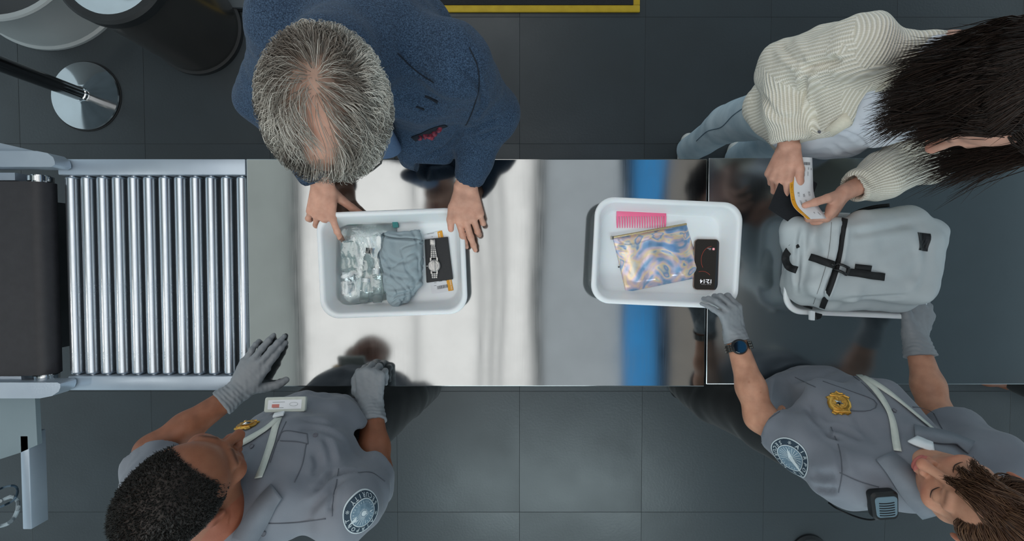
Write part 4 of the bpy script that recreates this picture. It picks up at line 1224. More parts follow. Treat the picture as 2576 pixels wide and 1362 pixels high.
# ================================================================== PEOPLE
def skin_mat(name, rough=0.5):
    return mat(name, rough=rough, attr='Col', col2=(0.86, 0.80, 0.78, 1), nscale=55, ndetail=5, bump=0.08, bscale=420, sub=0.12, spec=0.4)
m_skin = skin_mat('skin')
def body_obj(person, parts, name='body'):
    v, q, c = merge(parts)
    me = mesh_np(name, v, q); set_col(me, c)
    return link(name, me, m_skin, person)
def cloth_obj(person, S, name, matl, label=None):
    return link(name, mesh_np(name, S.v, S.q), matl, person, label)
def sleeve_cut(F, elbow, cuff, r_out, depth=0.03):
    """flat cuff at point cuff along direction elbow->cuff, hollow behind it"""
    a, b = A3(elbow), A3(cuff); d = nrm(b - a)
    F.plane_cut(b, d, 0.003, b - 0.09 + d * 0.06, b + 0.09 + d * 0.06)
    F.cap(b - d * depth, b + d * 0.03, r_out, r_out, 0.003, sub=True)
def shoe_geo(F, ankle, toe, r=0.045):
    a, t = A3(ankle), A3(toe); d = nrm(np.array([t[0] - a[0], t[1] - a[1], 0]))
    g = np.array([a[0], a[1], 0.04])
    F.cap(g - d * 0.05, g + d * 0.10, 0.038, 0.040, 0.02); F.cap(g + d * 0.10, g + d * 0.17, 0.040, 0.030, 0.02); F.cap(g, (a[0], a[1], 0.10), 0.042, 0.042, 0.02)
    F.plane_cut((0, 0, 0.001), (0, 0, -1), 0.004)
def legs(person, pel, a, b, hips, knees, ankles, matl, shoe, toe, right, wr=(0.085, 0.062, 0.052)):
    F = Field(0.010)
    F.ecap(pel + V(0, 0, -0.02), pel + V(0, 0, 0.06), a, b, a * 0.95, b * 0.95, right, 0.03)
    for h, k, n in zip(hips, knees, ankles):
        F.cap(h, k, wr[0], wr[1], 0.03); F.cap(k, n, wr[1], wr[2], 0.02)
    v, q = F.solve(2); S = Surf(v, q)
    S.displace(0.0025 * snoise(S.v, 6, 7, (1, 1, 0.5)) + 0.0012 * snoise(S.v, 13, 8, (1, 1, 0.6)))
    S.v[:, 2] = np.maximum(S.v[:, 2], 0.03)
    cloth_obj(person, S, 'trousers', matl)
    for n in ankles:
        F = Field(0.008); shoe_geo(F, n, A3(n) + A3(toe)); v, q = F.solve(1)
        link('shoe', mesh_np('shoe', v, q), shoe, person)
    return S
m_black_trs = mat('black_trousers', lin(24, 27, 28), rough=0.8, col2=lin(22, 25, 26), nscale=6, bump=0.12, bscale=300, sheen=0.1)
m_black_shoe = mat('black_shoe', lin(24, 24, 25), rough=0.35)
m_brown_shoe = mat('brown_leather', lin(120, 70, 44), rough=0.4, col2=lin(96, 54, 34), nscale=20)
def wool(name, c1, c2, c3, sc_=260):
    m = bpy.data.materials.new(name); m.use_nodes = True
    nt = m.node_tree; N = nt.nodes; L = nt.links; b = N['Principled BSDF']
    tc = N.new('ShaderNodeTexCoord')
    n1 = N.new('ShaderNodeTexNoise'); n1.inputs['Scale'].default_value = sc_; n1.inputs['Detail'].default_value = 3; n1.inputs['Roughness'].default_value = 0.7
    n2 = N.new('ShaderNodeTexNoise'); n2.inputs['Scale'].default_value = 14; n2.inputs['Detail'].default_value = 3
    L.new(tc.outputs['Object'], n1.inputs['Vector']); L.new(tc.outputs['Object'], n2.inputs['Vector'])
    cr = N.new('ShaderNodeValToRGB'); e = cr.color_ramp.elements
    e[0].position = 0.36; e[0].color = c1; e[1].position = 0.66; e[1].color = c3; k = e.new(0.5); k.color = c2
    L.new(n1.outputs['Fac'], cr.inputs[0])
    mx = N.new('ShaderNodeMix'); mx.data_type = 'RGBA'; mx.blend_type = 'MULTIPLY'; mx.inputs[0].default_value = 0.5
    mr = N.new('ShaderNodeMapRange'); mr.inputs[3].default_value = 0.75; mr.inputs[4].default_value = 1.2
    L.new(n2.outputs['Fac'], mr.inputs[0])
    cb = N.new('ShaderNodeCombineColor')
    for i in range(3): L.new(mr.outputs[0], cb.inputs[i])
    L.new(cr.outputs[0], mx.inputs[6]); L.new(cb.outputs[0], mx.inputs[7]); L.new(mx.outputs[2], b.inputs['Base Color'])
    b.inputs['Roughness'].default_value = 0.9; b.inputs['Specular IOR Level'].default_value = 0.2
    b.inputs['Sheen Weight'].default_value = 0.06; b.inputs['Sheen Roughness'].default_value = 0.5
    bp = N.new('ShaderNodeBump'); bp.inputs['Strength'].default_value = 0.4; bp.inputs['Distance'].default_value = 0.002
    L.new(n1.outputs['Fac'], bp.inputs['Height']); L.new(bp.outputs[0], b.inputs['Normal'])
    return m
def hair_mat(name):
    m = mat(name, rough=0.5, attr='Col', col2=(0.8, 0.8, 0.8, 1), nscale=120, spec=0.28)
    return m
m_hair = hair_mat('hair')
def hair_obj(person, paths, rad, cols, name='hair', sides=3):
    v, f = tubes(paths, rad, sides)
    me = mesh_np(name, v, f)
    set_col(me, np.repeat(cols, paths.shape[1] * sides, axis=0))
    o = link(name, me, m_hair, person)
    o['kind'] = 'stuff'
    return o
def scalp_roots(H, n, seed, keep):
    """random points on the cranium ellipsoid in local space (unit head), outward normals"""
    r = np.random.RandomState(seed)
    out = np.zeros((0, 3))
    c = np.array([0, -0.012, 0.045]); rad = np.array([0.077, 0.099, 0.086])
    while len(out) < n:
        d = r.normal(size=(n * 3, 3)); d /= np.linalg.norm(d, axis=1)[:, None]
        p = c + d * rad
        out = np.concatenate([out, p[keep(p, r)]])
    out = out[:n]
    nn = (out - c) / rad ** 2; nn /= np.linalg.norm(nn, axis=1)[:, None]
    return out, nn
def shell(p, off):
    """hold local points on a shell around the cranium at distance off (n,)"""
    c = np.array([0, -0.012, 0.045]); rad = np.array([0.076, 0.098, 0.085])
    q = (p - c) / (rad + off[:, None]); l = np.linalg.norm(q, axis=1)
    return c + (p - c) / np.maximum(l, 1e-3)[:, None]
def push_out(p, off):
    """keep local points outside the cranium/face hull by off (n,)"""
    c = np.array([0, -0.012, 0.045]); rad = np.array([0.076, 0.098, 0.085])
    q = (p - c) / (rad + off[:, None]); l = np.linalg.norm(q, axis=1)
    m = l < 1
    p = p.copy(); p[m] = c + (p[m] - c) / np.maximum(l[m], 1e-3)[:, None]
    return p
# ------------------------------------------------------------------ grey-haired man in navy blazer
SK_A = lin(214, 164, 142)
pA = empty('person', (-0.30, 0.58, 0), 'grey haired man in navy wool blazer bending over the first tray', 'person')
shL, shR = P(1140, 150, 1.35), P(722, 70, 1.36)            # his left (image right), his right
elL, wrL = P(1232, 285, 1.13), P(1171, 468, 0.998)
elR, wrR = P(660, 250, 1.14), P(812, 462, 0.985)
rightA = A3(shR - shL)
HA = Head((-0.2965, 0.2461, 1.5152), (-0.147, -0.833, -0.533), (0.152, -0.552, 0.82), 1.01)
parts = []
F = Field(0.0028); HA.sculpt(F, (A3(shL) + A3(shR)) / 2 + np.array([0, 0.02, -0.02]), neck_r=0.06)
v, q = F.solve(1)
def maskA(x, y, z):
    hairline = (z > 0.020 - 0.35 * (y + 0.02)) & ((y < 0.066) | (z > 0.10)) | ((y < 0.0) & (z > -0.05))
    bald = np.exp(-(((x - 0.004) / 0.028) ** 2 + ((y - 0.0) / 0.058) ** 2)) * (z > 0.08)
    return np.clip(hairline * (1 - 1.15 * bald), 0, 1) * (np.abs(x) < 0.079)
parts.append((v, q, HA.colours(v, SK_A, lin(170, 100, 92), lin(120, 112, 104), cap=lin(128, 114, 102), capfn=lambda x, y, z: 0.85 * maskA(x, y, z))))
nails = []
F = Field(0.0024)
F.ecap(elL + (wrL - elL) * 0.3, wrL, 0.040, 0.036, 0.029, 0.022, (1, 0, 0), 0.02)
hand(F, wrL, (0.10, -1, -0.08), (0.1, 0, 1), (-1, 0, 0), 1.0, curl=[(14, 18, 14), (16, 18, 12), (34, 34, 18), (44, 40, 20)], spread=(-8, -9, -9, -10), thumbdirs=[(0.8, 0.50, 0.05), (0.93, 0.25, 0.05), (0.96, 0.1, -0.15)], nails=nails)
v, q = F.solve(1); parts.append((v, q, skin_cols(v, SK_A, nails)))
nails = []
F = Field(0.0024)
F.ecap(elR + (wrR - elR) * 0.3, wrR, 0.040, 0.036, 0.028, 0.022, (1, 0, 0), 0.02)
hand(F, wrR, (-0.10, -1, -0.12), (0, 0, 1), (1, 0.1, 0), 1.0, curl=[(22, 20, 10), (48, 35, 20), (46, 35, 20), (40, 35, 20)], spread=(14, -14, -24, -34), thumbdirs=[(0.55, 0.55, -0.6), (0.55, 0.75, -0.3), (0.45, 0.85, -0.2)], nails=nails)
v, q = F.solve(1); parts.append((v, q, skin_cols(v, SK_A, nails)))
F = Field(0.012); F.ecap(P(985, 100, .98), P(915, 95, 1.36), 0.14, 0.09, 0.15, 0.08, rightA, 0.03); v, q = F.solve(1); parts.append((v, q, skin_cols(v, SK_A)))
body_obj(pA, parts)
# vein/knuckle creases come from the skin bump; blazer
m_navy = wool('navy_wool', lin(29, 41, 57), lin(46, 64, 86), lin(72, 93, 117), 420)
F = Field(0.0058)
pelA = P(985, 95, 0.95)
F.ecap(P(985, 90, 0.93), P(965, 92, 1.12), 0.185, 0.125, 0.180, 0.125, rightA, 0.04)
F.ecap(P(965, 92, 1.12), P(930, 92, 1.27), 0.180, 0.130, 0.190, 0.130, rightA, 0.04)
F.ecap(P(930, 92, 1.27), P(915, 90, 1.35), 0.185, 0.115, 0.165, 0.085, rightA, 0.05)
for sh, el, wr in ((shL, elL, wrL), (shR, elR, wrR)):
    cuff = A3(el) + (A3(wr) - A3(el)) * 0.93
    F.cap(sh, el, 0.075, 0.060, 0.045)
    F.cap(el, cuff, 0.058, 0.040, 0.03)
F.ecap((A3(shL) + A3(shR)) / 2 + np.array([0.0, 0.01, 0.0]), HA.w(0, -0.060, -0.085), 0.095, 0.080, 0.076, 0.072, rightA, 0.05)
# open front hanging over the table edge
F.ecap(P(1085, 285, 1.12), P(1068, 380, 1.02), 0.095, 0.045, 0.080, 0.034, (1, 0.2, 0), 0.05)
F.ecap(P(1068, 380, 1.02), P(1040, 412, 0.99), 0.072, 0.034, 0.040, 0.026, (1, 0.3, 0), 0.04)
F.ecap(P(1060, 240, 1.25), P(1075, 285, 1.12), 0.10, 0.06, 0.085, 0.045, (1, 0.1, 0), 0.06)
for sh, el, wr in ((shL, elL, wrL), (shR, elR, wrR)): sleeve_cut(F, el, A3(el) + (A3(wr) - A3(el)) * 0.90, 0.033)
v, q = F.solve(2); SA = Surf(v, q)
SA.displace(0.004 * snoise(SA.v, 8, 41) + 0.0022 * snoise(SA.v, 20, 42, (1, 1, 1.5)))
SA.crease([([(1150, 165), (1195, 200), (1215, 260), (1175, 318)], 0.007, 0.007), ([(1000, 120), (1045, 170), (1090, 208)], 0.005, 0.006), ([(1165, 320), (1130, 365), (1075, 395)], 0.008, 0.008), ([(1175, 330), (1200, 320), (1250, 300)], 0.008, 0.008),
           ([(1190, 345), (1220, 340), (1252, 325)], 0.006, 0.007), ([(985, 300), (985, 350), (984, 410)], 0.006, 0.008), ([(1060, 240), (1085, 250), (1105, 258)], 0.006, 0.005), ([(1050, 270), (1068, 276)], 0.004, 0.004)])
cloth_obj(pA, SA, 'blazer', m_navy)
m_navy_dk = mat('dark_lining', lin(20, 27, 38), rough=0.9)
ribbon('armhole_seam', SA, [(1180, 120), (1200, 165), (1205, 215), (1190, 275), (1172, 315)], 0.0022, 0.0008, m_navy_dk, pA)
ribbon('lapel_edge', SA, [(1000, 135), (1030, 165), (1062, 190), (1092, 208)], 0.002, 0.001, m_navy_dk, pA)
ribbon('lapel_notch', SA, [(1070, 240), (1085, 247), (1102, 257)], 0.008, 0.001, m_navy_dk, pA, n=10)
ribbon('buttonhole', SA, [(1047, 268), (1058, 272), (1068, 276)], 0.004, 0.001, m_navy_dk, pA, n=8)
ribbon('breast_pocket', SA, [(1040, 350), (1065, 338), (1090, 325), (1122, 315)], 0.016, 0.0016, m_navy_dk, pA)
m_sq = mat('paisley_silk', lin(150, 44, 60), rough=0.5, col2=lin(52, 38, 56), nscale=160, ndetail=2)
F = Field(0.0016)
for k, (x, y) in enumerate(((1058, 341), (1070, 338), (1080, 337), (1094, 330), (1106, 321), (1088, 339))):
    l, n = SA.hit(x, y)
    if l is not None: F.ell(l + n * 0.004, (0.009, 0.005 + 0.001 * (k % 3), 0.006), frame((0.6, -0.3 + .2 * (k % 2), 0.3), (0, 0, 1)), 0.004)
v, q = F.solve(1); S2 = Surf(v, q); S2.displace(0.0012 * snoise(S2.v, 120, 5)); link('pocket_square', mesh_np('pocket_square', S2.v, S2.q), m_sq, pA, 'dark red paisley pocket square')
# pale blue shirt collar beneath the chin
F = Field(0.004); F.ecap(P(930, 330, 1.24), P(960, 372, 1.10), 0.05, 0.03, 0.05, 0.028, (1, 0, 0), 0.02); 
v, q = F.solve(1); link('shirt', mesh_np('shirt', v, q), mat('blue_shirt', lin(84, 108, 140), rough=0.8, col2=lin(72, 96, 128), nscale=200), pA)
# hair
crown = np.array([0.004, -0.082, 0.105])
def keepA(p, r):
    return r.rand(len(p)) < maskA(*p.T) ** 1.5
def keepA2(p, r):
    x, y, z = p.T
    return (z > -0.06) & (y < 0.02) & (z < 0.09)
rootsA = []
for keep, n, seed in ((keepA, 8500, 1), (keepA2, 2500, 2)):
    rt, nn = scalp_roots(HA, n, seed, keep); rootsA.append((rt, nn))
rt = np.concatenate([a for a, b in rootsA]); nn = np.concatenate([b for a, b in rootsA])
r = np.random.RandomState(9)
def flow_paths(rt, nn, flow, length, seg, lift, jitter, r, hmax=0.012):
    n = len(rt); paths = np.zeros((n, seg, 3)); p = rt.copy(); paths[:, 0] = p - nn * 0.003
    jit = r.normal(size=(n, 3)) * jitter
    offs = hmax * (0.35 + 0.65 * r.rand(n))
    # clumping: neighbouring strands share direction jitter
    cl = np.stack([snoise(rt, 45, 100 + k) for k in range(3)], axis=1) * jitter * 1.8
    for s in range(1, seg):
        t = s / (seg - 1)
        d = flow(p, t) + jit + cl + nn * (lift * (1 - 1.6 * t))
        d /= np.linalg.norm(d, axis=1)[:, None]
        p = p + d * (length / (seg - 1))[:, None]
        p = shell(p, offs * (0.25 + 0.75 * math.sin(math.pi * min(0.25 + t, 0.8))))
        paths[:, s] = p
    return paths
def flowA(p, t):
    d = p - crown
    tang = np.cross(np.array([0, 0, 1.0]), d)
    out = d / np.maximum(np.linalg.norm(d, axis=1), 0.02)[:, None]
    tw = tang / np.maximum(np.linalg.norm(tang, axis=1), 0.02)[:, None]
    f = out * 0.9 + tw * 0.25
    front = np.clip((p[:, 1] - 0.0) / 0.05, 0, 1)[:, None]
    f = f + front * np.array([0.55, 0.35, -0.05])              # swept across the front
    return f
Ln = 0.070 + 0.045 * r.rand(len(rt)) + 0.03 * (rt[:, 1] > 0.0)
paths = flow_paths(rt, nn, flowA, Ln, 8, 0.15, 0.11, r, 0.026)
W = paths * HA.z @ HA.M.T + HA.c
g = np.clip(0.42 + 0.28 * snoise(rt, 22, 77) + 0.22 * r.normal(size=len(rt)) + 0.25 * (np.abs(rt[:, 0]) > 0.045) + 2.0 * np.clip(rt[:, 1], 0, 0.1), 0, 1)
c1, c2 = np.array(lin(112, 102, 93)[:3]), np.array(lin(240, 234, 222)[:3])
cols = c1 + (c2 - c1) * g[:, None]
hair_obj(pA, W, np.array([0.0004, 0.00042, 0.00042, 0.0004, 0.00038, 0.00032, 0.00024, 0.0001]), cols)
# scalp undercoat beneath the hair
# glasses
m_frame = mat('dark_glasses_frame', lin(40, 38, 36), rough=0.3)
gl = MB()
for sx in (-1, 1):
    gl.tube([HA.w(sx * 0.034 + 0.026 * math.cos(t) * 1.0, 0.112 - 0.006 * abs(math.cos(t)), -0.006 + 0.020 * math.sin(t)) for t in np.linspace(0, 2 * math.pi, 29)], 0.0016, 6)
    gl.tube([HA.w(sx * 0.060, 0.106, 0.0), HA.w(sx * 0.076, 0.09, 0.002), HA.w(sx * 0.086, 0.04, 0.004), HA.w(sx * 0.086, -0.01, 0.006)], 0.0018, 6)
gl.tube([HA.w(-0.009, 0.112, 0.0), HA.w(0, 0.117, 0.002), HA.w(0.009, 0.112, 0.0)], 0.0016, 6)
go = gl.build('glasses', m_frame, pA, 'dark framed glasses')
for sx in (-1, 1):
    m = MB(); ring = [HA.w(sx * 0.034 + 0.0252 * math.cos(t), 0.1105 - 0.006 * abs(math.cos(t)), -0.006 + 0.0193 * math.sin(t)) for t in np.linspace(0, 2 * math.pi, 28, endpoint=False)]
    ring2 = [HA.w(sx * 0.034 + 0.0252 * math.cos(t), 0.1118 - 0.006 * abs(math.cos(t)), -0.006 + 0.0193 * math.sin(t)) for t in np.linspace(0, 2 * math.pi, 28, endpoint=False)]
    m.loft([[tuple(x) for x in ring], [tuple(x) for x in ring2]])
    me = m.mesh('lens'); o = link('lens', me, clear_mat('lens_glass', (0.97, 0.98, 0.98, 1), 0.04, 0.0), pA)
m_navy_trs = mat('dark_blue_trousers', lin(40, 44, 54), rough=0.85, col2=lin(32, 36, 46), nscale=120)
hipL, hipR = pelA + V(0.09, -0.01, -0.03), pelA + V(-0.09, 0.01, -0.03)
legs(pA, pelA, 0.165, 0.11, (hipL, hipR), (V(-0.34, 0.52, 0.5), V(-0.54, 0.52, 0.5)), (V(-0.40, 0.66, 0.08), V(-0.645, 0.66, 0.08)), m_navy_trs, m_brown_shoe, (0.0, -1, 0), rightA)
# ------------------------------------------------------------------ uniform materials
m_uni = mat('grey_uniform_cotton', lin(117, 121, 129), rough=0.75, col2=lin(108, 113, 122), nscale=10, bump=0.10, bscale=600, sheen=0.15)
m_seam = mat('uniform_seam', lin(84, 88, 96), rough=0.85)
m_uni_flap = mat('uniform_flap', lin(116, 122, 130), rough=0.75, col2=lin(107, 113, 122), nscale=30, bump=0.08, bscale=700)
m_glove = mat('grey_nitrile', lin(136, 140, 144), rough=0.5, col2=lin(127, 132, 137), nscale=30, bump=0.10, bscale=120)
m_lany = mat('pale_lanyard', lin(196, 200, 192), rough=0.6, col2=lin(186, 192, 184), nscale=80)
m_btn = mat('grey_button', lin(96, 96, 104), rough=0.4)
m_gold = mat('gold_badge', lin(206, 164, 84), rough=0.28, metal=0.85, col2=lin(176, 132, 58), nscale=90, bump=0.15, bscale=200)
m_patch = mat('patch_navy', lin(44, 62, 76), rough=0.8, col2=lin(38, 55, 68), nscale=100)
m_patch_l = mat('patch_silver', lin(186, 196, 200), rough=0.7)
m_patch_m = mat('patch_mid', lin(110, 132, 146), rough=0.8, col2=lin(84, 108, 124), nscale=120)
def glove(person, wrist, elbow, cl=0.055, **kw):
    F = Field(0.0024)
    w, e = A3(wrist), A3(elbow); d = nrm(w - e)
    F.ecap(w - d * cl, w + d * 0.012, 0.031 + 0.009 * cl / 0.055, 0.028 + 0.009 * cl / 0.055, 0.031, 0.027, kw.pop('lat', (1, 0, 0)), 0.02)
    kw.setdefault('fat', 1.10)
    hand(F, w, **kw)
    F.plane_cut(w - d * (cl - 0.003), -d, 0.003, w - d * (cl + 0.035) - 0.08, w - d * (cl + 0.005) + 0.08)
    v, q = F.solve(1); S = Surf(v, q)
    t = (S.v - (w - d * 0.05)) @ d
    wr = np.sin(t * 520 + 2 * snoise(S.v, 25, 12)) * np.exp(-np.clip(t - 0.02, 0, 1) / 0.045) * 0.0007
    S.displace(wr + 0.0005 * snoise(S.v, 70, 15))
    return cloth_obj(person, S, 'glove', m_glove), S
def arm(F, sh, el, wr, r=(0.050, 0.041, 0.0275), lat=(1, 0, 0)):
    F.cap(A3(sh), A3(el), r[0], r[1], 0.02)
    m = A3(el) + (A3(wr) - A3(el)) * 0.35
    F.cap(el, m, r[1] * 0.98, r[1] * 0.96, 0.02)
    F.ecap(m, wr, r[1] * 0.97, r[1] * 0.92, r[2], r[2] * 0.80, lat, 0.02)
def disc_me(rad, z, n=40, rings=6, r0=0.0, sy=1.0):
    bm = bmesh.new(); R = []
    for i in range(rings + 1):
        rr = r0 + (rad - r0) * i / rings
        R.append([bm.verts.new((rr * math.cos(2 * math.pi * k / n), sy * rr * math.sin(2 * math.pi * k / n), z)) for k in range(n)] if rr > 1e-6 else [bm.verts.new((0, 0, z))])
    for A, B in zip(R, R[1:]):
        for k in range(n):
            if len(A) == 1: bm.faces.new((A[0], B[k], B[(k + 1) % n]))
            else: bm.faces.new((A[k], B[k], B[(k + 1) % n], A[(k + 1) % n]))
    me = bpy.data.meshes.new('disc'); bm.to_mesh(me); bm.free(); return me
def arc_text(txt, rad, size, a0, a1, flip=False):
    out = []; n = len(txt)
    for i, ch in enumerate(txt):
        a = math.radians(a0 + (a1 - a0) * (i / (n - 1)))
        m = text_mesh(ch, size, 0.0001, bold=0.0001)
        rot = a - math.pi / 2 if not flip else a + math.pi / 2
        out.append(xf(m, Matrix.Translation((rad * math.cos(a), rad * math.sin(a), 0.0011)) @ Matrix.Rotation(rot, 4, 'Z')))
    return out
def sleeve_patch(person, S, px, py, upx, upy, rad):
    fr = decal_frame(S, px, py, upx, upy)
    C = lambda me, l=0.0: conform(S, me, fr, l)
    base = link('shoulder_patch', C(disc_me(rad, 0.0006)), m_patch, person, 'round navy airport security patch')
    subpart('patch_border', C(disc_me(rad, 0.0012, r0=rad * 0.945, rings=1)), m_patch_l, base)
    subpart('patch_ring', C(disc_me(rad * 0.665, 0.0012, r0=rad * 0.625, rings=1)), m_patch_l, base)
    subpart('patch_emblem', C(disc_me(rad * 0.625, 0.0010, rings=4)), m_patch_m, base)
    rays = []
    for k in range(24):
        a = 2 * math.pi * k / 24
        m = MB(); m.prism([(rad * q * math.cos(a + w) - 0.0, rad * q * math.sin(a + w)) for q, w in ((0.16, -0.05), (0.56, -0.02), (0.56, 0.02), (0.16, 0.05))], 0.0011, 0.0013); rays.append(m.mesh('ray', smooth=False))
    rays.append(disc_me(rad * 0.13, 0.0014, n=16, rings=2))
    # a swept wing across the emblem
    m = MB(); m.prism([(-0.50 * rad, -0.10 * rad), (-0.1 * rad, 0.05 * rad), (0.30 * rad, 0.42 * rad), (0.62 * rad, 0.62 * rad), (0.42 * rad, 0.30 * rad), (0.05 * rad, -0.12 * rad)], 0.0012, 0.0015); rays.append(m.mesh('wing', smooth=False))
    subpart('patch_rays', C(join_meshes('rays', rays)), m_patch_l, base)
    tx = arc_text('AIRPORT', rad * 0.80, rad * 0.27, 150, 30) + arc_text('SECURITY', rad * 0.80, rad * 0.27, 212, 328, True)
    tx.append(xf(text_mesh('*', rad * 0.4, 0.0001), Matrix.Translation((-rad * 0.80, -rad * 0.05, 0.0011)))); tx.append(xf(text_mesh('*', rad * 0.4, 0.0001), Matrix.Translation((rad * 0.80, -rad * 0.05, 0.0011))))
    subpart('patch_lettering', C(join_meshes('letters', tx)), m_patch_l, base)
def button(person, S, px, py, rad=0.0052):
    l, n = S.hit(px, py)
    if l is None: return
    M = Matrix.Translation(l) @ Vector((0, 0, 1)).rotation_difference(n).to_matrix().to_4x4()
    m = MB(); m.lathe([(0, 0.0022), (rad * 0.7, 0.0022), (rad * 0.8, 0.003), (rad, 0.0026), (rad, 0.0)], n=18, M=M); m.build('button', m_btn, person)
def badge(person, S, px, py, upx, upy, h=0.062):
    fr = decal_frame(S, px, py, upx, upy); l, U, W, n = fr
    M = Matrix(((U.x, W.x, n.x, l.x + n.x * .003), (U.y, W.y, n.y, l.y + n.y * .003), (U.z, W.z, n.z, l.z + n.z * .003), (0, 0, 0, 1)))
    half = [(0, 0.50), (0.10, 0.46), (0.20, 0.50), (0.33, 0.42), (0.30, 0.30), (0.38, 0.18), (0.40, 0.0), (0.36, -0.16), (0.42, -0.24), (0.30, -0.30), (0.20, -0.34), (0.22, -0.42), (0.08, -0.44), (0, -0.52)]
    out = half + [(-x, y) for x, y in half[-2:0:-1]]
    def L(s, z): return [M @ V(x * h * s, y * h * s, z) for x, y in out]
    m = MB(); m.loft([L(1.0, 0.0), L(1.0, 0.002), L(0.93, 0.0042), L(0.84, 0.0036), L(0.74, 0.0044)]); b = m.build('badge', m_gold, person, 'gold shield badge')
    m = MB(); m.lathe([(0.26 * h, 0.004), (0.27 * h, 0.0064), (0.22 * h, 0.0064), (0.205 * h, 0.0052), (0, 0.0052)], n=32, M=M); subpart('badge_ring', m.mesh('badge_ring'), m_gold, b)
    m = MB()
    st = [((0.17 if k % 2 == 0 else 0.08) * h * math.cos(math.pi / 2 + k * math.pi / 6), (0.17 if k % 2 == 0 else 0.08) * h * math.sin(math.pi / 2 + k * math.pi / 6)) for k in range(12)]
    m.loft([[M @ V(x, y, 0.0052) for x, y in st], [M @ V(x * .3, y * .3, 0.0085) for x, y in st]]); subpart('badge_star', m.mesh('badge_star', smooth=False), m_chrome, b)
    for yy in (0.34, -0.33):
        m = MB(); m.tube([M @ V(x, (yy + 0.05 * math.cos(x / h * 5)) * h, 0.0046) for x in np.linspace(-0.26 * h, 0.26 * h, 9)], 0.0016, 6)
        subpart('badge_scroll', m.mesh('badge_scroll'), m_gold, b)

# ------------------------------------------------------------------ male officer (bottom left)
SK_B = lin(140, 90, 66)
pB = empty('person', (-0.53, -0.52, 0), 'male security officer with short dark hair in grey uniform shirt and grey gloves', 'person')
shRb, shLb = P(862, 1285, 1.29), P(400, 1330, 1.29)
elRb, wrRb = P(945, 1195, 1.10), P(934, 1022, 0.975)
elLb, wrLb = P(385, 1135, 1.08), P(600, 985, 0.948)
rightB = A3(shRb - shLb)
HB = Head((-0.6021, -0.4293, 1.4399), (0.531, 0.701, -0.477), (0.302, 0.369, 0.879), 0.98)
parts = []
F = Field(0.0028); HB.sculpt(F, (A3(shRb) + A3(shLb)) / 2 + np.array([0.0, -0.03, 0.0]), neck_r=0.06)
v, q = F.solve(1)
def capB(x, y, z):
    # short hair with a crisp square hairline and a fade at the sides
    m = np.clip((z + 0.012) / 0.06, 0, 1) * np.clip((0.052 - y) / 0.006, 0, 1) * np.where((y > 0.030) & (z < 0.078), 0.25, 1.0)
    return np.where(np.abs(x) > 0.079, 0, m) * 0.95
cB = HB.colours(v, SK_B, lin(120, 66, 58), lin(40, 32, 28), cap=lin(26, 26, 24), capfn=capB)
parts.append((v, q, cB))
F = Field(0.0034); arm(F, shRb, elRb, A3(wrRb) + (A3(wrRb) - A3(elRb)) * 0.05); v, q = F.solve(1); parts.append((v, q, skin_cols(v, SK_B)))
F = Field(0.0034); arm(F, shLb, elLb, A3(wrLb) + (A3(wrLb) - A3(elLb)) * 0.05, lat=(0.8, -0.56, 0)); v, q = F.solve(1); parts.append((v, q, skin_cols(v, SK_B)))
F = Field(0.012); F.ecap(P(800, 1085, .98), P(645, 1260, 1.26), 0.12, 0.08, 0.13, 0.07, rightB, 0.03); v, q = F.solve(1); parts.append((v, q, skin_cols(v, SK_B)))
body_obj(pB, parts)
# cropped hair as short strands
def keepB(p, r):
    return r.rand(len(p)) < capB(p[:, 0], p[:, 1], p[:, 2]) ** 1.2
rt, nn = scalp_roots(HB, 10500, 21, keepB)
r = np.random.RandomState(22)
dd = nn * 0.7 + r.normal(size=nn.shape) * 0.45
Lh = 0.0016 + 0.0018 * np.clip((rt[:, 2] - 0.03) / 0.06, 0, 1)
paths = np.stack([rt - nn * 0.002, rt + dd * (Lh * 0.5)[:, None], rt + (dd + r.normal(size=nn.shape) * 0.5) * Lh[:, None]], axis=1)
hair_obj(pB, paths * HB.z @ HB.M.T + HB.c, np.array([0.0007, 0.0006, 0.0002]), np.tile(np.array(lin(30, 29, 27)[:3]), (len(rt), 1)) * (0.7 + 0.9 * r.rand(len(rt)))[:, None])
# shirt
F = Field(0.0055)
F.ecap(P(800, 1085, 0.94), P(775, 1108, 1.06), 0.150, 0.112, 0.150, 0.115, rightB, 0.04)
F.ecap(P(775, 1108, 1.06), P(715, 1180, 1.18), 0.150, 0.115, 0.168, 0.120, rightB, 0.04)
F.ecap(P(715, 1180, 1.18), P(645, 1258, 1.285), 0.165, 0.118, 0.165, 0.080, rightB, 0.04)
for sh, el in ((shRb, elRb), (shLb, elLb)):
    F.cap(sh, A3(sh) + (A3(el) - A3(sh)) * 0.9, 0.072, 0.064, 0.04)
F.cap((A3(shRb) + A3(shLb)) / 2 + np.array([0, -0.02, 0.0]), (A3(shRb) + A3(shLb)) / 2 + np.array([0.005, -0.005, 0.045]), 0.085, 0.07, 0.03)
for sh, el in ((shRb, elRb), (shLb, elLb)): sleeve_cut(F, sh, A3(sh) + (A3(el) - A3(sh)) * 0.86, 0.054, 0.04)
v, q = F.solve(2); SB = Surf(v, q)
SB.displace(0.003 * snoise(SB.v, 11, 51) + 0.0022 * snoise(SB.v, 22, 52, (1.4, 0.7, 0.9)))
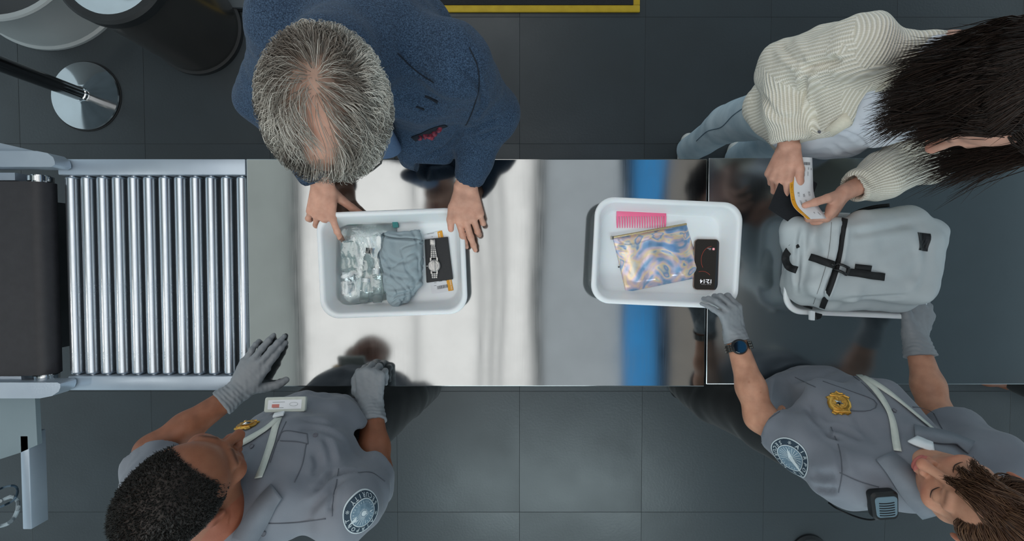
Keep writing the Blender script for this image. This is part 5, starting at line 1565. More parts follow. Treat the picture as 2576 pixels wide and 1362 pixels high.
SB.crease([([(760, 1060), (800, 1062), (850, 1075)], 0.006, 0.008), ([(745, 1085), (800, 1080), (870, 1110)], 0.005, 0.009), ([(850, 1180), (820, 1210), (790, 1240)], 0.008, 0.008), ([(870, 1200), (840, 1225), (770, 1290)], 0.007, 0.010),
           ([(905, 1185), (870, 1190), (840, 1200)], 0.010, 0.008), ([(815, 1100), (830, 1130), (835, 1165)], 0.006, 0.008), ([(790, 1140), (800, 1170), (790, 1200)], 0.005, 0.008), ([(840, 1230), (836, 1262), (832, 1290)], 0.006, 0.006)])
cloth_obj(pB, SB, 'uniform_shirt', m_uni)
for pl in ([(852, 1180), (845, 1220), (838, 1255), (836, 1300)], [(660, 1318), (740, 1316), (820, 1306)], [(720, 1062), (700, 1105), (680, 1165)], [(705, 1110), (745, 1112), (775, 1118)], [(775, 1118), (772, 1092)], [(700, 1110), (715, 1085), (770, 1092)], [(770, 1118), (760, 1170), (740, 1215)], [(900, 1190), (935, 1190), (968, 1212)]):
    ribbon('stitch_seam', SB, pl, 0.0018, 0.0007, m_seam, pB, n=18)
for x, y in ((793, 1096), (634, 1124), (662, 1344)): button(pB, SB, x, y)
ribbon('collar_flap', SB, [(700, 1238), (668, 1275), (640, 1320), (610, 1368)], 0.046, 0.004, m_uni_flap, pB, n=20, lift=0.004, smooth=6)
# lanyard with card
ribbon('lanyard', SB, [(605, 1120), (640, 1100), (672, 1080), (700, 1056)], 0.0165, 0.0015, m_lany, pB, lift=0.003, smooth=5)
ribbon('lanyard', SB, [(652, 1205), (668, 1165), (684, 1115), (700, 1056)], 0.0165, 0.0015, m_lany, pB, lift=0.003, smooth=5)
fr = decal_frame(SB, 702, 1050, 0.45, -1); l, U, W, n = fr
M_ = Matrix(((U.x, W.x, n.x, l.x), (U.y, W.y, n.y, l.y), (U.z, W.z, n.z, l.z), (0, 0, 0, 1)))
m = MB(); m.box((-0.012, -0.012, 0.003), (0.012, 0.016, 0.009), bevel=0.002, M=M_); m.build('lanyard_clip', m_whitecap, pB)
l, n = SB.hit(722, 1030)
cu = (P(772, 1018, 1.1) - P(690, 1020, 1.1)).normalized(); cn = (n * 0.25 + V(0.05, 0.05, 0.95)).normalized(); cv = cn.cross(cu).normalized(); cu = cv.cross(cn)
cpos = Vector(l) + n * 0.014
M_ = Matrix(((cu.x, cv.x, cn.x, cpos.x), (cu.y, cv.y, cn.y, cpos.y), (cu.z, cv.z, cn.z, cpos.z), (0, 0, 0, 1)))
def rr3(w, h, rad, z): return [M_ @ V(x, y, z) for x, y in rrect(w, h, rad, 5)]
m = MB(); m.loft([rr3(0.098, 0.034, .004, -.010), rr3(0.100, 0.036, .005, -.008), rr3(0.100, 0.036, .005, 0.001), rr3(0.097, 0.033, .004, 0.0025)]); card = m.build('card_holder', m_lany, pB, 'horizontal pale card holder')
m = MB(); m.loft([rr3(0.082, 0.022, .001, .0025), rr3(0.082, 0.022, .001, .0031)]); subpart('id_card', m.mesh('id_card', smooth=False), m_paper, card)
m = MB(); m.prism([(x * .009 , y * .004) for x, y in ((-1, -1), (1, -1), (1, 1), (-1, 1))], 0.0032, 0.0034); me = m.mesh('card_mark', smooth=False); xf(me, M_ @ Matrix.Translation((-0.022, -0.003, 0))); subpart('card_mark', me, mat('faded_red', lin(196, 120, 112), rough=0.6), card)
m = MB()
for yy, x0_, x1_ in ((0.006, -0.03, 0.0), (-0.0075, -0.028, -0.002)): m.box((x0_, yy - .0006, .0032), (x1_, yy + .0006, .0034))
m.tube([(0.022 + 0.010 * math.cos(t), 0.0005 + 0.0045 * math.sin(t), .0033) for t in np.linspace(0, 2 * math.pi, 20)], 0.0004, 4)
me = m.mesh('card_print', smooth=False); xf(me, M_); subpart('card_print', me, mat('grey_print', lin(140, 148, 150), rough=0.6), card)
badge(pB, SB, 622, 1074, -0.8, 0.6, 0.056)
sleeve_patch(pB, SB, 915, 1292, -0.3, 1, 0.042)
glove(pB, wrRb, elRb, fingers=(-0.10, 0.9, -0.25), back=(0.1, 0.35, 1), thumb=(-1, 0, -0.1), sz=1.02, curl=[(70, 75, 40), (68, 80, 45), (68, 80, 45), (70, 75, 40)], spread=(4, 1, -2, -6), thumbdirs=[(0.55, 0.6, -0.3), (0.95, 0.15, -0.3), (0.9, -0.1, -0.5)])
glove(pB, wrLb, elLb, fingers=(0.50, 0.86, -0.16), back=(0, 0, 1), thumb=(0.86, -0.50, -0.1), sz=1.0, curl=[(4, 10, 6), (2, 10, 6), (6, 14, 8), (12, 22, 12)], spread=(3, 8, 3, -4), thumbdirs=[(0.45, 0.75, -0.4), (0.65, 0.75, -0.1), (0.85, 0.5, -0.1)], lat=(0.8, -0.56, 0))
pelB = P(805, 1098, 0.94)
m_belt = mat('black_belt_leather', lin(20, 20, 21), rough=0.4)
legs(pB, pelB, 0.150, 0.105, (pelB + V(0.085, 0, -0.03), pelB + V(-0.085, 0, -0.03)), (V(-0.405, -0.545, 0.5), V(-0.66, -0.50, 0.5)), (V(-0.40, -0.62, 0.08), V(-0.70, -0.60, 0.08)), m_black_trs, m_black_shoe, (0.2, 1, 0), rightB, wr=(0.095, 0.075, 0.062))

# ------------------------------------------------------------------ female officer (bottom right)
SK_D = lin(192, 142, 116)
pD = empty('person', (0.82, -0.50, 0), 'female security officer with brown hair in grey uniform shirt and black smartwatch', 'person')
shLd, shRd = P(2122, 1190, 1.25), P(2492, 1168, 1.25)
elLd, wrLd = P(1912, 1050, 1.07), P(1850, 850, 1.004)
elRd, wrRd = P(2355, 1045, 1.06), P(2303, 852, 0.98)
rightD = A3(shRd - shLd)
HD = Head((0.9038, -0.4802, 1.42), (-0.80, 0.58, -0.12), (-0.14, -0.02, 0.99), 1.0)
parts = []
F = Field(0.0024); HD.sculpt(F, (A3(shRd) + A3(shLd)) / 2 + np.array([0.0, -0.01, 0.0]), female=True, neck_r=0.047)
v, q = F.solve(1)
def maskD(x, y, z):
    return ((((z > 0.055 - 0.2 * y) & (y < 0.066)) | ((y < -0.005) & (z > -0.03))) & (np.abs(x) < 0.078)) * 1.0
parts.append((v, q, HD.colours(v, SK_D, lin(190, 104, 100), lin(96, 64, 48), cap=lin(66, 44, 31), capfn=maskD)))
F = Field(0.0030); arm(F, shLd, elLd, A3(wrLd) + (A3(wrLd) - A3(elLd)) * 0.03, (0.046, 0.037, 0.0255)); v, q = F.solve(1)
cA = skin_cols(v, SK_D)
for (x, y, rad) in ((1884, 962, 0.0032), (1914, 988, 0.0016)):
    S_ = Surf(v, q); l, n = S_.hit(x, y)
    if l is not None:
        mm = np.exp(-(np.linalg.norm(v - A3(l), axis=1) / rad) ** 2)[:, None] * 0.6; cA = cA * (1 - mm) + np.array(lin(140, 84, 62)[:3]) * mm
parts.append((v, q, cA))
SDarm = Surf(v, q)
F = Field(0.0034); arm(F, shRd, elRd, A3(wrRd) + (A3(wrRd) - A3(elRd)) * 0.06, (0.046, 0.037, 0.0255)); v, q = F.solve(1); parts.append((v, q, skin_cols(v, SK_D)))
F = Field(0.012); F.ecap(V(.86, -.44, .98), V(.89, -.46, 1.23), 0.11, 0.07, 0.11, 0.06, rightD, 0.03); v, q = F.solve(1); parts.append((v, q, skin_cols(v, SK_D)))
body_obj(pD, parts)
# eye lashes and lids
m_lash = mat('dark_lash', lin(48, 36, 32), rough=0.7)
for sx in (-1, 1):
    m = MB(); m.tube([HD.w(sx * (0.032 + 0.0135 * math.cos(t)), 0.0905 - 0.004 * abs(math.cos(t)) + 0.0012, 0.0005 - 0.0045 * math.sin(t)) for t in np.linspace(0.1, math.pi - 0.1, 14)], [0.0003 + 0.0007 * math.sin(math.pi * i / 13) for i in range(14)], 6); m.build('eyelashes', m_lash, pD)
# shirt
F = Field(0.0055)
F.ecap(V(0.86, -0.445, 0.90), V(0.86, -0.43, 0.98), 0.150, 0.112, 0.138, 0.112, rightD, 0.04)
F.ecap(V(0.86, -0.43, 0.98), V(0.87, -0.445, 1.12), 0.138, 0.112, 0.152, 0.112, rightD, 0.04)
F.ecap(V(0.87, -0.445, 1.12), V(0.885, -0.465, 1.245), 0.152, 0.105, 0.145, 0.072, rightD, 0.04)
for q_ in (-1, 1): F.ell(V(0.862, -0.375, 1.115) + Vector(nrm(rightD)) * 0.065 * q_, (0.058, 0.055, 0.062), None, 0.04)
for sh, el in ((shLd, elLd), (shRd, elRd)):
    F.cap(sh, A3(sh) + (A3(el) - A3(sh)) * 0.85, 0.068, 0.062, 0.04)
F.cap(V(0.892, -0.475, 1.25), V(0.897, -0.475, 1.30), 0.07, 0.058, 0.03)
for sh in (shLd, shRd): F.cap(V(0.893, -0.485, 1.275), sh, 0.060, 0.066, 0.03)
for sh, el in ((shLd, elLd), (shRd, elRd)): sleeve_cut(F, sh, A3(sh) + (A3(el) - A3(sh)) * (0.80 if sh is shLd else 0.72), 0.050, 0.04)
F.custom(lambda X, Y, Z: np.maximum(Z - 0.908 + 0 * X, -0.394 - Y), (0.4, -0.42, 0.7), (1.3, -0.1, 0.912), 0.003)
v, q = F.solve(2); SD = Surf(v, q)
SD.displace(0.003 * snoise(SD.v, 11, 71) + 0.002 * snoise(SD.v, 22, 72, (0.8, 1.3, 0.9)))
SD.crease([([(2080, 1085), (2090, 1100), (2110, 1105)], 0.010, 0.006), ([(2085, 1080), (2120, 1085), (2170, 1110)], 0.007, 0.009), ([(2030, 1020), (2045, 1050), (2075, 1080)], 0.006, 0.008), ([(2100, 1120), (2115, 1150), (2120, 1190)], 0.006, 0.008),
           ([(2150, 1040), (2170, 1080), (2200, 1120)], 0.004, 0.010), ([(2040, 1190), (2070, 1200), (2100, 1195)], 0.006, 0.010), ([(2045, 1225), (2075, 1232), (2105, 1230)], 0.008, 0.008), ([(2030, 960), (2080, 940), (2110, 925)], 0.004, 0.010)])
cloth_obj(pD, SD, 'uniform_shirt', m_uni)
for pl in ([(2000, 950), (2030, 965), (2052, 975)], [(2090, 1075), (2112, 1130), (2118, 1190), (2110, 1240)], [(2112, 1190), (2160, 1212), (2210, 1226)], [(2070, 960), (2140, 985), (2205, 1010), (2200, 1032), (2145, 1035), (2085, 1022)],
           [(2110, 920), (2180, 975), (2235, 1040)], [(2295, 1025), (2340, 1030), (2370, 1080)], [(1912, 1076), (1935, 1055), (1962, 1036)]):
    ribbon('stitch_seam', SD, pl, 0.0018, 0.0007, m_seam, pD, n=20)
for x, y in ((2197, 978), (2249, 1034), (2318, 995)): button(pD, SD, x, y)
ribbon('collar_flap', SD, [(2222, 1150), (2262, 1190), (2300, 1240), (2350, 1290)], 0.052, 0.004, m_uni_flap, pD, n=20, lift=0.004, smooth=6)
ribbon('collar_flap', SD, [(2300, 1090), (2340, 1100), (2390, 1105), (2440, 1130)], 0.040, 0.004, m_uni_flap, pD, n=20, lift=0.004, smooth=6)
ribbon('undershirt', SD, [(2296, 1110), (2315, 1118), (2345, 1130)], 0.030, 0.004, m_whitecap, pD, n=10, lift=0.003)
ribbon('lanyard', SD, [(2155, 942), (2200, 980), (2240, 1050), (2258, 1138)], 0.0135, 0.0015, m_lany, pD, lift=0.003, smooth=5)
ribbon('lanyard', SD, [(2155, 942), (2215, 975), (2290, 1035), (2345, 1082)], 0.0135, 0.0015, m_lany, pD, lift=0.003, smooth=5)
badge(pD, SD, 2110, 1016, 0.25, 1.0, 0.060)
sleeve_patch(pD, SD, 1990, 1152, 1, 0.35, 0.047)
glove(pD, wrLd, elLd, cl=0.016, fingers=(-0.20, 0.95, 0.04), back=(0.15, 0.05, 1), thumb=(1, 0.2, -0.3), sz=0.88, curl=[(34, 70, 35), (32, 62, 35), (22, 44, 25), (10, 20, 12)], spread=(-16, -26, -38, -46), thumbdirs=[(0.6, 0.4, -0.6), (0.9, 0.1, -0.4), (0.9, -0.2, -0.3)])
glove(pD, wrRd, elRd, fingers=(0.28, 0.92, -0.10), back=(-0.1, 0, 1), thumb=(-1, 0, 0.1), sz=0.95, curl=[(20, 30, 15), (18, 30, 15), (25, 35, 20), (30, 35, 20)], spread=(8, 2, -5, -12), thumbdirs=[(0.7, 0.5, 0.1), (0.85, 0.45, 0.1), (0.95, 0.2, 0.0)])
# smartwatch
wd_ = nrm(A3(wrLd) - A3(elLd)); wc = A3(wrLd) - wd_ * 0.052
l, n = SDarm.hit(1859, 873)
wc_ = Vector(l); wn = (Vector(n) * 0.6 + V(0, 0.0, 0.6)).normalized()
M_ = Matrix.Translation(wc_) @ V(0, 0, 1).rotation_difference(wn).to_matrix().to_4x4()
m = MB(); m.lathe([(0, -0.004), (0.019, -0.004), (0.0205, 0.0), (0.0205, 0.006), (0.0185, 0.009), (0.017, 0.0088), (0, 0.0088)], n=40, M=M_); wt = m.build('smartwatch', m_blk, pD, 'round black smartwatch')
m = MB(); m.lathe([(0, 0.0089), (0.0168, 0.0089), (0.0160, 0.0094), (0, 0.0095)], n=40, M=M_); subpart('watch_screen', m.mesh('watch_screen'), m_glass, wt)
side = Vector(nrm(np.cross(wd_, A3(wn)))); acen = A3(wrLd) - wd_ * ((A3(wrLd) - A3(wc_)) @ wd_)
m_link = mat('dark_steel_link', lin(90, 88, 84), rough=0.25, metal=0.9)
for k in range(18):
    a = 2 * math.pi * k / 18
    if math.cos(a) > 0.80: continue
    upv = np.cross(A3(side), wd_); upv = upv if upv @ A3(wn) > 0 else -upv
    p = acen + A3(side) * math.sin(a) * 0.0345 + upv * math.cos(a) * 0.0285
    nn_ = nrm(A3(side) * math.sin(a) / 0.0345 + upv * math.cos(a) / 0.0285)
    R3 = frame(wd_, nn_)
    Mk = Matrix(((R3[0, 0], R3[0, 1], R3[0, 2], p[0]), (R3[1, 0], R3[1, 1], R3[1, 2], p[1]), (R3[2, 0], R3[2, 1], R3[2, 2], p[2]), (0, 0, 0, 1)))
    m = MB()
    for y0_, y1_ in ((-0.010, -0.004), (-0.0035, 0.0035), (0.004, 0.010)): m.box((-0.0052, y0_, -0.001), (0.0052, y1_, 0.0022), bevel=0.0008, M=Mk)
    subpart('watch_link', m.mesh('watch_link'), m_link, wt)
# radio speaker microphone on the shoulder
l, n = SD.hit(2212, 1262)
if l is None: l, n = P(2212, 1262, 1.36), V(-0.2, -0.3, 0.9)
fr = decal_frame(SD, 2212, 1262, 0.2, -1); l, U, W, n = fr
n = (n * 0.35 + V(-0.10, 0.05, 0.85)).normalized(); U = (U - n * U.dot(n)).normalized(); W = n.cross(U)
M_ = Matrix(((U.x, W.x, n.x, l.x), (U.y, W.y, n.y, l.y), (U.z, W.z, n.z, l.z), (0, 0, 0, 1)))
def rl(w, h, z, rad=.010): return [M_ @ V(x * (1 + 0.12 * (y / h)), y, z) for x, y in rrect(w, h, rad, 5)]
m = MB(); m.loft([rl(0.050, 0.058, 0.0), rl(0.052, 0.060, 0.004), rl(0.052, 0.060, 0.016), rl(0.046, 0.054, 0.021)]); rad_ = m.build('radio_microphone', m_blk, pD, 'black radio speaker microphone clipped to shoulder')
m = MB(); m.loft([rl(0.043, 0.045, 0.0205, .008), rl(0.041, 0.043, 0.0222, .008)]); subpart('microphone_face', m.mesh('microphone_face'), mat('slate_plastic', lin(96, 118, 130), rough=0.4), rad_)
for k in range(6):
    y = 0.010 - k * 0.0052
    m = MB(); m.tube([M_ @ V(x, y - 0.002 + 6 * (x * x), 0.0222) for x in np.linspace(-0.015, 0.015, 9)], 0.0011, 6); subpart('grille_slot', m.mesh('grille_slot'), m_blk, rad_)
cb = [P(x, y, z) for x, y, z in resample([(2218, 1297, 1.28), (2200, 1308, 1.25), (2175, 1307, 1.22), (2140, 1296, 1.18), (2105, 1280, 1.15), (2085, 1266, 1.12)], 30)]
m = MB(); m.tube(cb, 0.0022, 8); subpart('microphone_cord', m.mesh('microphone_cord'), m_blk, rad_)
legs(pD, V(0.86, -0.515, 0.88), 0.150, 0.11, (V(0.79, -0.50, 0.86), V(0.94, -0.50, 0.86)), (V(0.775, -0.565, 0.5), V(0.98, -0.55, 0.5)), (V(0.80, -0.60, 0.08), V(1.0, -0.60, 0.08)), m_black_trs, m_black_shoe, (-0.1, 1, 0), rightD, wr=(0.092, 0.075, 0.062))
# hair: fringe strands swept back to a low bun
def keepD(p, r):
    x, y, z = p.T
    return ((z > 0.055 - 0.2 * y) & (y < 0.070)) | ((y < -0.005) & (z > -0.03))
rt, nn = scalp_roots(HD, 5200, 31, keepD); r = np.random.RandomState(32)
bun = np.array([0.0, -0.115, -0.005])
def flowD(p, t):
    d = bun - p
    return d / np.maximum(np.linalg.norm(d, axis=1), 0.01)[:, None] + np.array([0, 0, 0.15])
Ld = np.linalg.norm(bun - rt, axis=1) * 1.05
paths = flow_paths(rt, nn, flowD, Ld, 9, 0.05, 0.02, r, 0.009)
extra_rt = np.array([[-0.030 + 0.075 * k / 260 + 0.004 * r.normal(), 0.060 + 0.004 * r.normal(), 0.098 + 0.004 * r.normal()] for k in range(260)])
en = np.tile(np.array([0, 0.6, 0.8]), (260, 1))
tgt = np.where((np.arange(260) % 3 == 0)[:, None], np.array([0.030, 0.099, 0.015]), np.where((np.arange(260) % 3 == 1)[:, None], np.array([0.002, 0.106, 0.020]), np.array([0.055, 0.085, 0.01])))
ep = np.zeros((260, 9, 3))
for s in range(9):
    t = s / 8
    ep[:, s] = extra_rt * (1 - t) + (tgt + r.normal(size=(260, 3)) * 0.0035) * t + np.array([0, 0.026, 0.020]) * math.sin(math.pi * t)
pp = np.concatenate([paths, ep])
base = np.array(lin(70, 46, 32)[:3]); hi = np.array(lin(120, 88, 64)[:3])
cols = base + (hi - base) * np.clip(0.25 + 0.35 * r.normal(size=len(pp)), 0, 1)[:, None]
hair_obj(pD, pp * HD.z @ HD.M.T + HD.c, np.array([8, 8, 8, 8, 8, 8, 7, 5, 3]) * 1e-4, cols)
n_b = 900; th = r.rand(n_b) * 6.283; ph_ = r.rand(n_b) * 6.283
bp_ = np.zeros((n_b, 9, 3))
for s in range(9):
    a = th + 0.35 * s; rr = 0.022 + 0.012 * np.cos(ph_ + 0.2 * s)
    bp_[:, s] = bun + np.stack([rr * np.cos(a), -0.012 + 0.014 * np.sin(ph_ + 0.2 * s), rr * np.sin(a)], axis=1)
hair_obj(pD, bp_ * HD.z @ HD.M.T + HD.c, np.full(9, 0.0008), base + (hi - base) * r.rand(n_b)[:, None], 'hair_bun')
# ------------------------------------------------------------------ woman in cream cardigan (top right)
SK_C = lin(204, 156, 136)
pC = empty('person', (0.88, 0.46, 0), 'dark haired woman in cream knitted cardigan and pale jeans holding a boarding pass', 'person')
shRc, shLc = P(2165, 120, 1.26), P(2530, 190, 1.26)
elRc, wrRc = P(1968, 165, 1.06), P(1985, 368, 1.06)
elLc, wrLc = P(2335, 385, 1.07), P(2126, 484, 1.085)
rightC = A3(shRc - shLc)
HC = Head((0.8422, 0.2941, 1.46), (-0.249, -0.827, -0.504), (-0.132, -0.486, 0.864), 1.0)
parts = []
F = Field(0.0026); HC.sculpt(F, (A3(shRc) + A3(shLc)) / 2 + np.array([0.0, 0.0, 0.03]), female=True, neck_r=0.046)
v, q = F.solve(1)
def maskC(x, y, z): return ((((z > 0.030 - 0.30 * y) & (y < 0.056)) | ((y < 0.0) & (z > -0.035))) & (np.abs(x) < 0.079)) * 1.0
parts.append((v, q, HC.colours(v, SK_C, lin(196, 110, 104), lin(60, 44, 38), cap=lin(32, 24, 20), capfn=maskC)))
nails = []
F = Field(0.0024)
F.ecap(elRc + (wrRc - elRc) * 0.4, wrRc, 0.034, 0.030, 0.026, 0.020, (1, 0, 0), 0.02)
tR = hand(F, wrRc, (-0.20, -0.95, -0.22), (-0.85, 0.1, 0.5), (0.5, -0.1, 0.85), 0.95, curl=[(20, 55, 35), (32, 60, 35), (42, 60, 35), (50, 60, 35)], spread=(-2, -3, -4, -5), thumbdirs=[(0.80, 0.45, -0.25), (0.93, 0.22, -0.20), (0.96, 0.05, -0.05)], nails=nails)
v, q = F.solve(1); parts.append((v, q, skin_cols(v, SK_C, nails)))
nails = []
F = Field(0.0024)
F.ecap(elLc + (wrLc - elLc) * 0.4, wrLc, 0.034, 0.030, 0.025, 0.021, (0, 0, 1), 0.02)
tL = hand(F, wrLc, (-0.45, -0.85, -0.10), (0.66, -0.35, 0.45), (-0.50, 0.35, 0.78), 0.90, curl=[(62, 72, 30), (66, 76, 30), (66, 76, 30), (66, 70, 30)], spread=(4, 1, -2, -5), thumbdirs=[(0.60, 0.65, -0.35), (0.68, 0.40, -0.52), (0.70, 0.25, -0.62)], nails=nails)
v, q = F.solve(1); parts.append((v, q, skin_cols(v, SK_C, nails)))
F = Field(0.012); F.ecap(V(.86, .40, .98), np.array([.91, .41, 1.18]), 0.08, 0.06, 0.07, 0.05, rightC, 0.03); v, q = F.solve(1); parts.append((v, q, skin_cols(v, SK_C)))
body_obj(pC, parts)
# t-shirt
m_tee = mat('white_tshirt', lin(214, 216, 224), rough=0.8, col2=lin(206, 209, 218), nscale=12, bump=0.08, bscale=500)
waist, chest, top = V(0.87, 0.395, 1.00), V(0.89, 0.405, 1.13), V(0.915, 0.405, 1.25)
F = Field(0.0056)
F.ecap(V(0.865, 0.40, 0.95), waist, 0.155, 0.115, 0.140, 0.112, rightC, 0.03); F.ecap(waist, chest, 0.140, 0.112, 0.140, 0.112, rightC, 0.04); F.ecap(chest, top, 0.140, 0.105, 0.110, 0.065, rightC, 0.04)
for q_ in (-1, 1): F.ell(chest + Vector(nrm(rightC)) * 0.06 * q_ + V(0, -0.06, 0.01), (0.055, 0.05, 0.058), None, 0.04)
F.cap(top, top + V(-0.02, -0.01, 0.035), 0.075, 0.060, 0.04)
v, q = F.solve(2); ST = Surf(v, q)
ST.displace(0.003 * snoise(ST.v, 12, 81) + 0.0016 * snoise(ST.v, 26, 82, (1.4, 1, .8)))
ST.crease([([(2120, 330), (2160, 350), (2190, 390)], 0.006, 0.008), ([(2160, 280), (2190, 320), (2240, 360)], 0.004, 0.010), ([(2090, 360), (2120, 385), (2150, 395)], 0.004, 0.008)])
cloth_obj(pC, ST, 't_shirt', m_tee)
# cardigan
F = Field(0.0056)
def tors(F, g):
    F.ecap(V(0.865, 0.425, 0.90), waist + V(0, 0.01, 0), 0.175 + g, 0.118 + g, 0.152 + g, 0.112 + g, rightC, 0.03); F.ecap(waist + V(0, .01, 0), chest + V(0, .005, 0), 0.152 + g, 0.115 + g, 0.150 + g, 0.112 + g, rightC, 0.04)
    F.ecap(chest + V(0, .005, 0), top, 0.150 + g, 0.108 + g, 0.115 + g, 0.065 + g, rightC, 0.04)
    for q_ in (-1, 1): F.ell(chest + Vector(nrm(rightC)) * 0.06 * q_ + V(0, -0.06, 0.01), np.array((0.055, 0.05, 0.058)) + g, None, 0.04)
tors(F, 0.010)
# front opening: remove the front strip from neck to hem
rN = nrm(rightC); fN = np.cross(np.array([0, 0, 1.0]), rN); fN = nrm(np.array([fN[0], fN[1], 0])); fN = fN if fN[1] < 0 else -fN
c0 = np.array([0.865, 0.405, 0])
def opening(X, Y, Z):
    u = (X - c0[0]) * rN[0] + (Y - c0[1]) * rN[1]
    w = (X - c0[0]) * fN[0] + (Y - c0[1]) * fN[1]
    edge = 0.018 + 0.050 * np.clip((Z - 0.95) / 0.35, 0, 1)
    return np.maximum(np.maximum(u - edge, -u - 0.13), 0.045 - w)
F.custom(opening, (0.5, 0.1, 0.8), (1.2, 0.5, 1.30), 0.004)
for sh, el, wr, c in ((shRc, elRc, wrRc, 0.92), (shLc, elLc, wrLc, 0.90)):
    cuff = A3(el) + (A3(wr) - A3(el)) * (c + 0.05)
    F.cap(sh, el, 0.070, 0.064, 0.04); m_ = A3(el) + (A3(wr) - A3(el)) * 0.55
    F.cap(el, m_, 0.064, 0.055, 0.03); F.cap(m_, cuff, 0.055, 0.037, 0.02)
for sh, el, wr, c in ((shRc, elRc, wrRc, 0.92), (shLc, elLc, wrLc, 0.90)): sleeve_cut(F, el, A3(el) + (A3(wr) - A3(el)) * c, 0.030, 0.02)
v, q = F.solve(2); SC = Surf(v, q)
SC.displace(0.004 * snoise(SC.v, 10, 91) + 0.0025 * snoise(SC.v, 22, 92))
SC.crease([([(1960, 110), (1985, 140), (2010, 165)], 0.009, 0.008), ([(1975, 95), (2000, 130), (2035, 175)], 0.006, 0.008), ([(2020, 180), (2060, 160), (2120, 155)], 0.012, 0.010), ([(2025, 190), (2020, 240), (2018, 290)], 0.008, 0.008),
           ([(1915, 230), (1950, 290), (2000, 300)], 0.008, 0.008), ([(2110, 480), (2160, 440), (2200, 470)], 0.006, 0.007)])
m_knit = bpy.data.materials.new('cream_rib_knit'); m_knit.use_nodes = True
def knit():
    nt = m_knit.node_tree; N = nt.nodes; L = nt.links; b = N['Principled BSDF']
    at = N.new('ShaderNodeAttribute'); at.attribute_name = 'rib'; at2 = N.new('ShaderNodeAttribute'); at2.attribute_name = 'row'
    def sn(src, k):
        mu = N.new('ShaderNodeMath'); mu.operation = 'MULTIPLY'; mu.inputs[1].default_value = k; L.new(src, mu.inputs[0])
        s = N.new('ShaderNodeMath'); s.operation = 'SINE'; L.new(mu.outputs[0], s.inputs[0]); return s.outputs[0]
    a = sn(at.outputs['Fac'], 2 * math.pi / 0.0075); c = sn(at2.outputs['Fac'], 2 * math.pi / 0.0045)
    mm = N.new('ShaderNodeMath'); mm.operation = 'MULTIPLY_ADD'; mm.inputs[1].default_value = 0.25; L.new(c, mm.inputs[0]); L.new(a, mm.inputs[2])
    bp = N.new('ShaderNodeBump'); bp.inputs['Strength'].default_value = 0.75; bp.inputs['Distance'].default_value = 0.0016
    L.new(mm.outputs[0], bp.inputs['Height']); L.new(bp.outputs[0], b.inputs['Normal'])
    mr = N.new('ShaderNodeMapRange'); mr.inputs[1].default_value = -1; mr.inputs[2].default_value = 1; L.new(a, mr.inputs[0])
    mx = N.new('ShaderNodeMix'); mx.data_type = 'RGBA'; mx.inputs[6].default_value = lin(206, 198, 180); mx.inputs[7].default_value = lin(236, 230, 218)
    L.new(mr.outputs[0], mx.inputs[0]); L.new(mx.outputs[2], b.inputs['Base Color'])
    b.inputs['Roughness'].default_value = 0.95; b.inputs['Specular IOR Level'].default_value = 0.15; b.inputs['Sheen Weight'].default_value = 0.3
knit()
def rib_attrs(v, q):
    """rib/row phase per face corner, each face following one bone"""
    segs = []
    for sh, el, wr in ((shRc, elRc, wrRc), (shLc, elLc, wrLc)): segs += [(A3(sh), A3(el)), (A3(el), A3(wr))]
    fc = v[q].mean(axis=1); fn = np.cross(v[q[:, 2]] - v[q[:, 0]], v[q[:, 3]] - v[q[:, 1]]); fn /= np.maximum(np.linalg.norm(fn, axis=1), 1e-12)[:, None]
    cv = v[q]                                                   # (m,4,3)
    best = np.full(len(fc), 0.078); rib = np.zeros(q.shape); row = np.zeros(q.shape); tor = np.ones(len(fc), dtype=bool)
    for k, (a, b) in enumerate(segs):
        d = b - a; L_ = np.linalg.norm(d); d = d / L_
        t = (fc - a) @ d; dist = np.linalg.norm(fc - a - np.clip(t, 0, L_)[:, None] * d, axis=1)
        m = (dist < best) & (t > (-0.01 if k % 2 else 0.02))
        best[m] = dist[m]; tor[m] = False
        u = nrm(np.cross(d, np.array([0.3, 0.2, -1.0]))); w = np.cross(d, u)
        qv = cv[m] - a
        ang = np.arctan2(qv @ u, qv @ w)
        ref = ang[:, :1]; ang = ref + (ang - ref + math.pi) % (2 * math.pi) - math.pi
        rib[m] = ang * 0.058; row[m] = qv @ d
    qv = cv[tor] - c0; ru = qv @ np.array([rN[0], rN[1], 0]); rf = qv @ np.array([fN[0], fN[1], 0])
    ang = np.arctan2(ru, rf); ref = ang[:, :1]; ang = ref + (ang - ref + math.pi) % (2 * math.pi) - math.pi
    up = (fn[tor][:, 2] > 0.55)[:, None]
    rib[tor] = np.where(up, ru, ang * 0.14); row[tor] = np.where(up, rf, cv[tor][:, :, 2])
    return rib.ravel(), row.ravel()
def set_corner(me, vals, name):
    a = me.attributes.new(name, 'FLOAT', 'CORNER')
    a.data.foreach_set('value', np.asarray(vals, dtype=np.float32))
me = mesh_np('cardigan', SC.v, SC.q); rb, rw = rib_attrs(SC.v, SC.q); set_corner(me, rb, 'rib'); set_corner(me, rw, 'row')
link('cardigan', me, m_knit, pC)
m_band = mat('cream_band', lin(226, 218, 200), rough=0.9, col2=lin(216, 208, 190), nscale=150, bump=0.2, bscale=500)
ribbon('button_band', SC, [(2318, 140), (2270, 190), (2200, 245), (2130, 300), (2070, 345), (2035, 372)], 0.030, 0.004, m_band, pC, n=40, lift=0.001, smooth=6)
for x, y in ((2108, 302), (2062, 331)): button(pC, SC, x, y, 0.004)
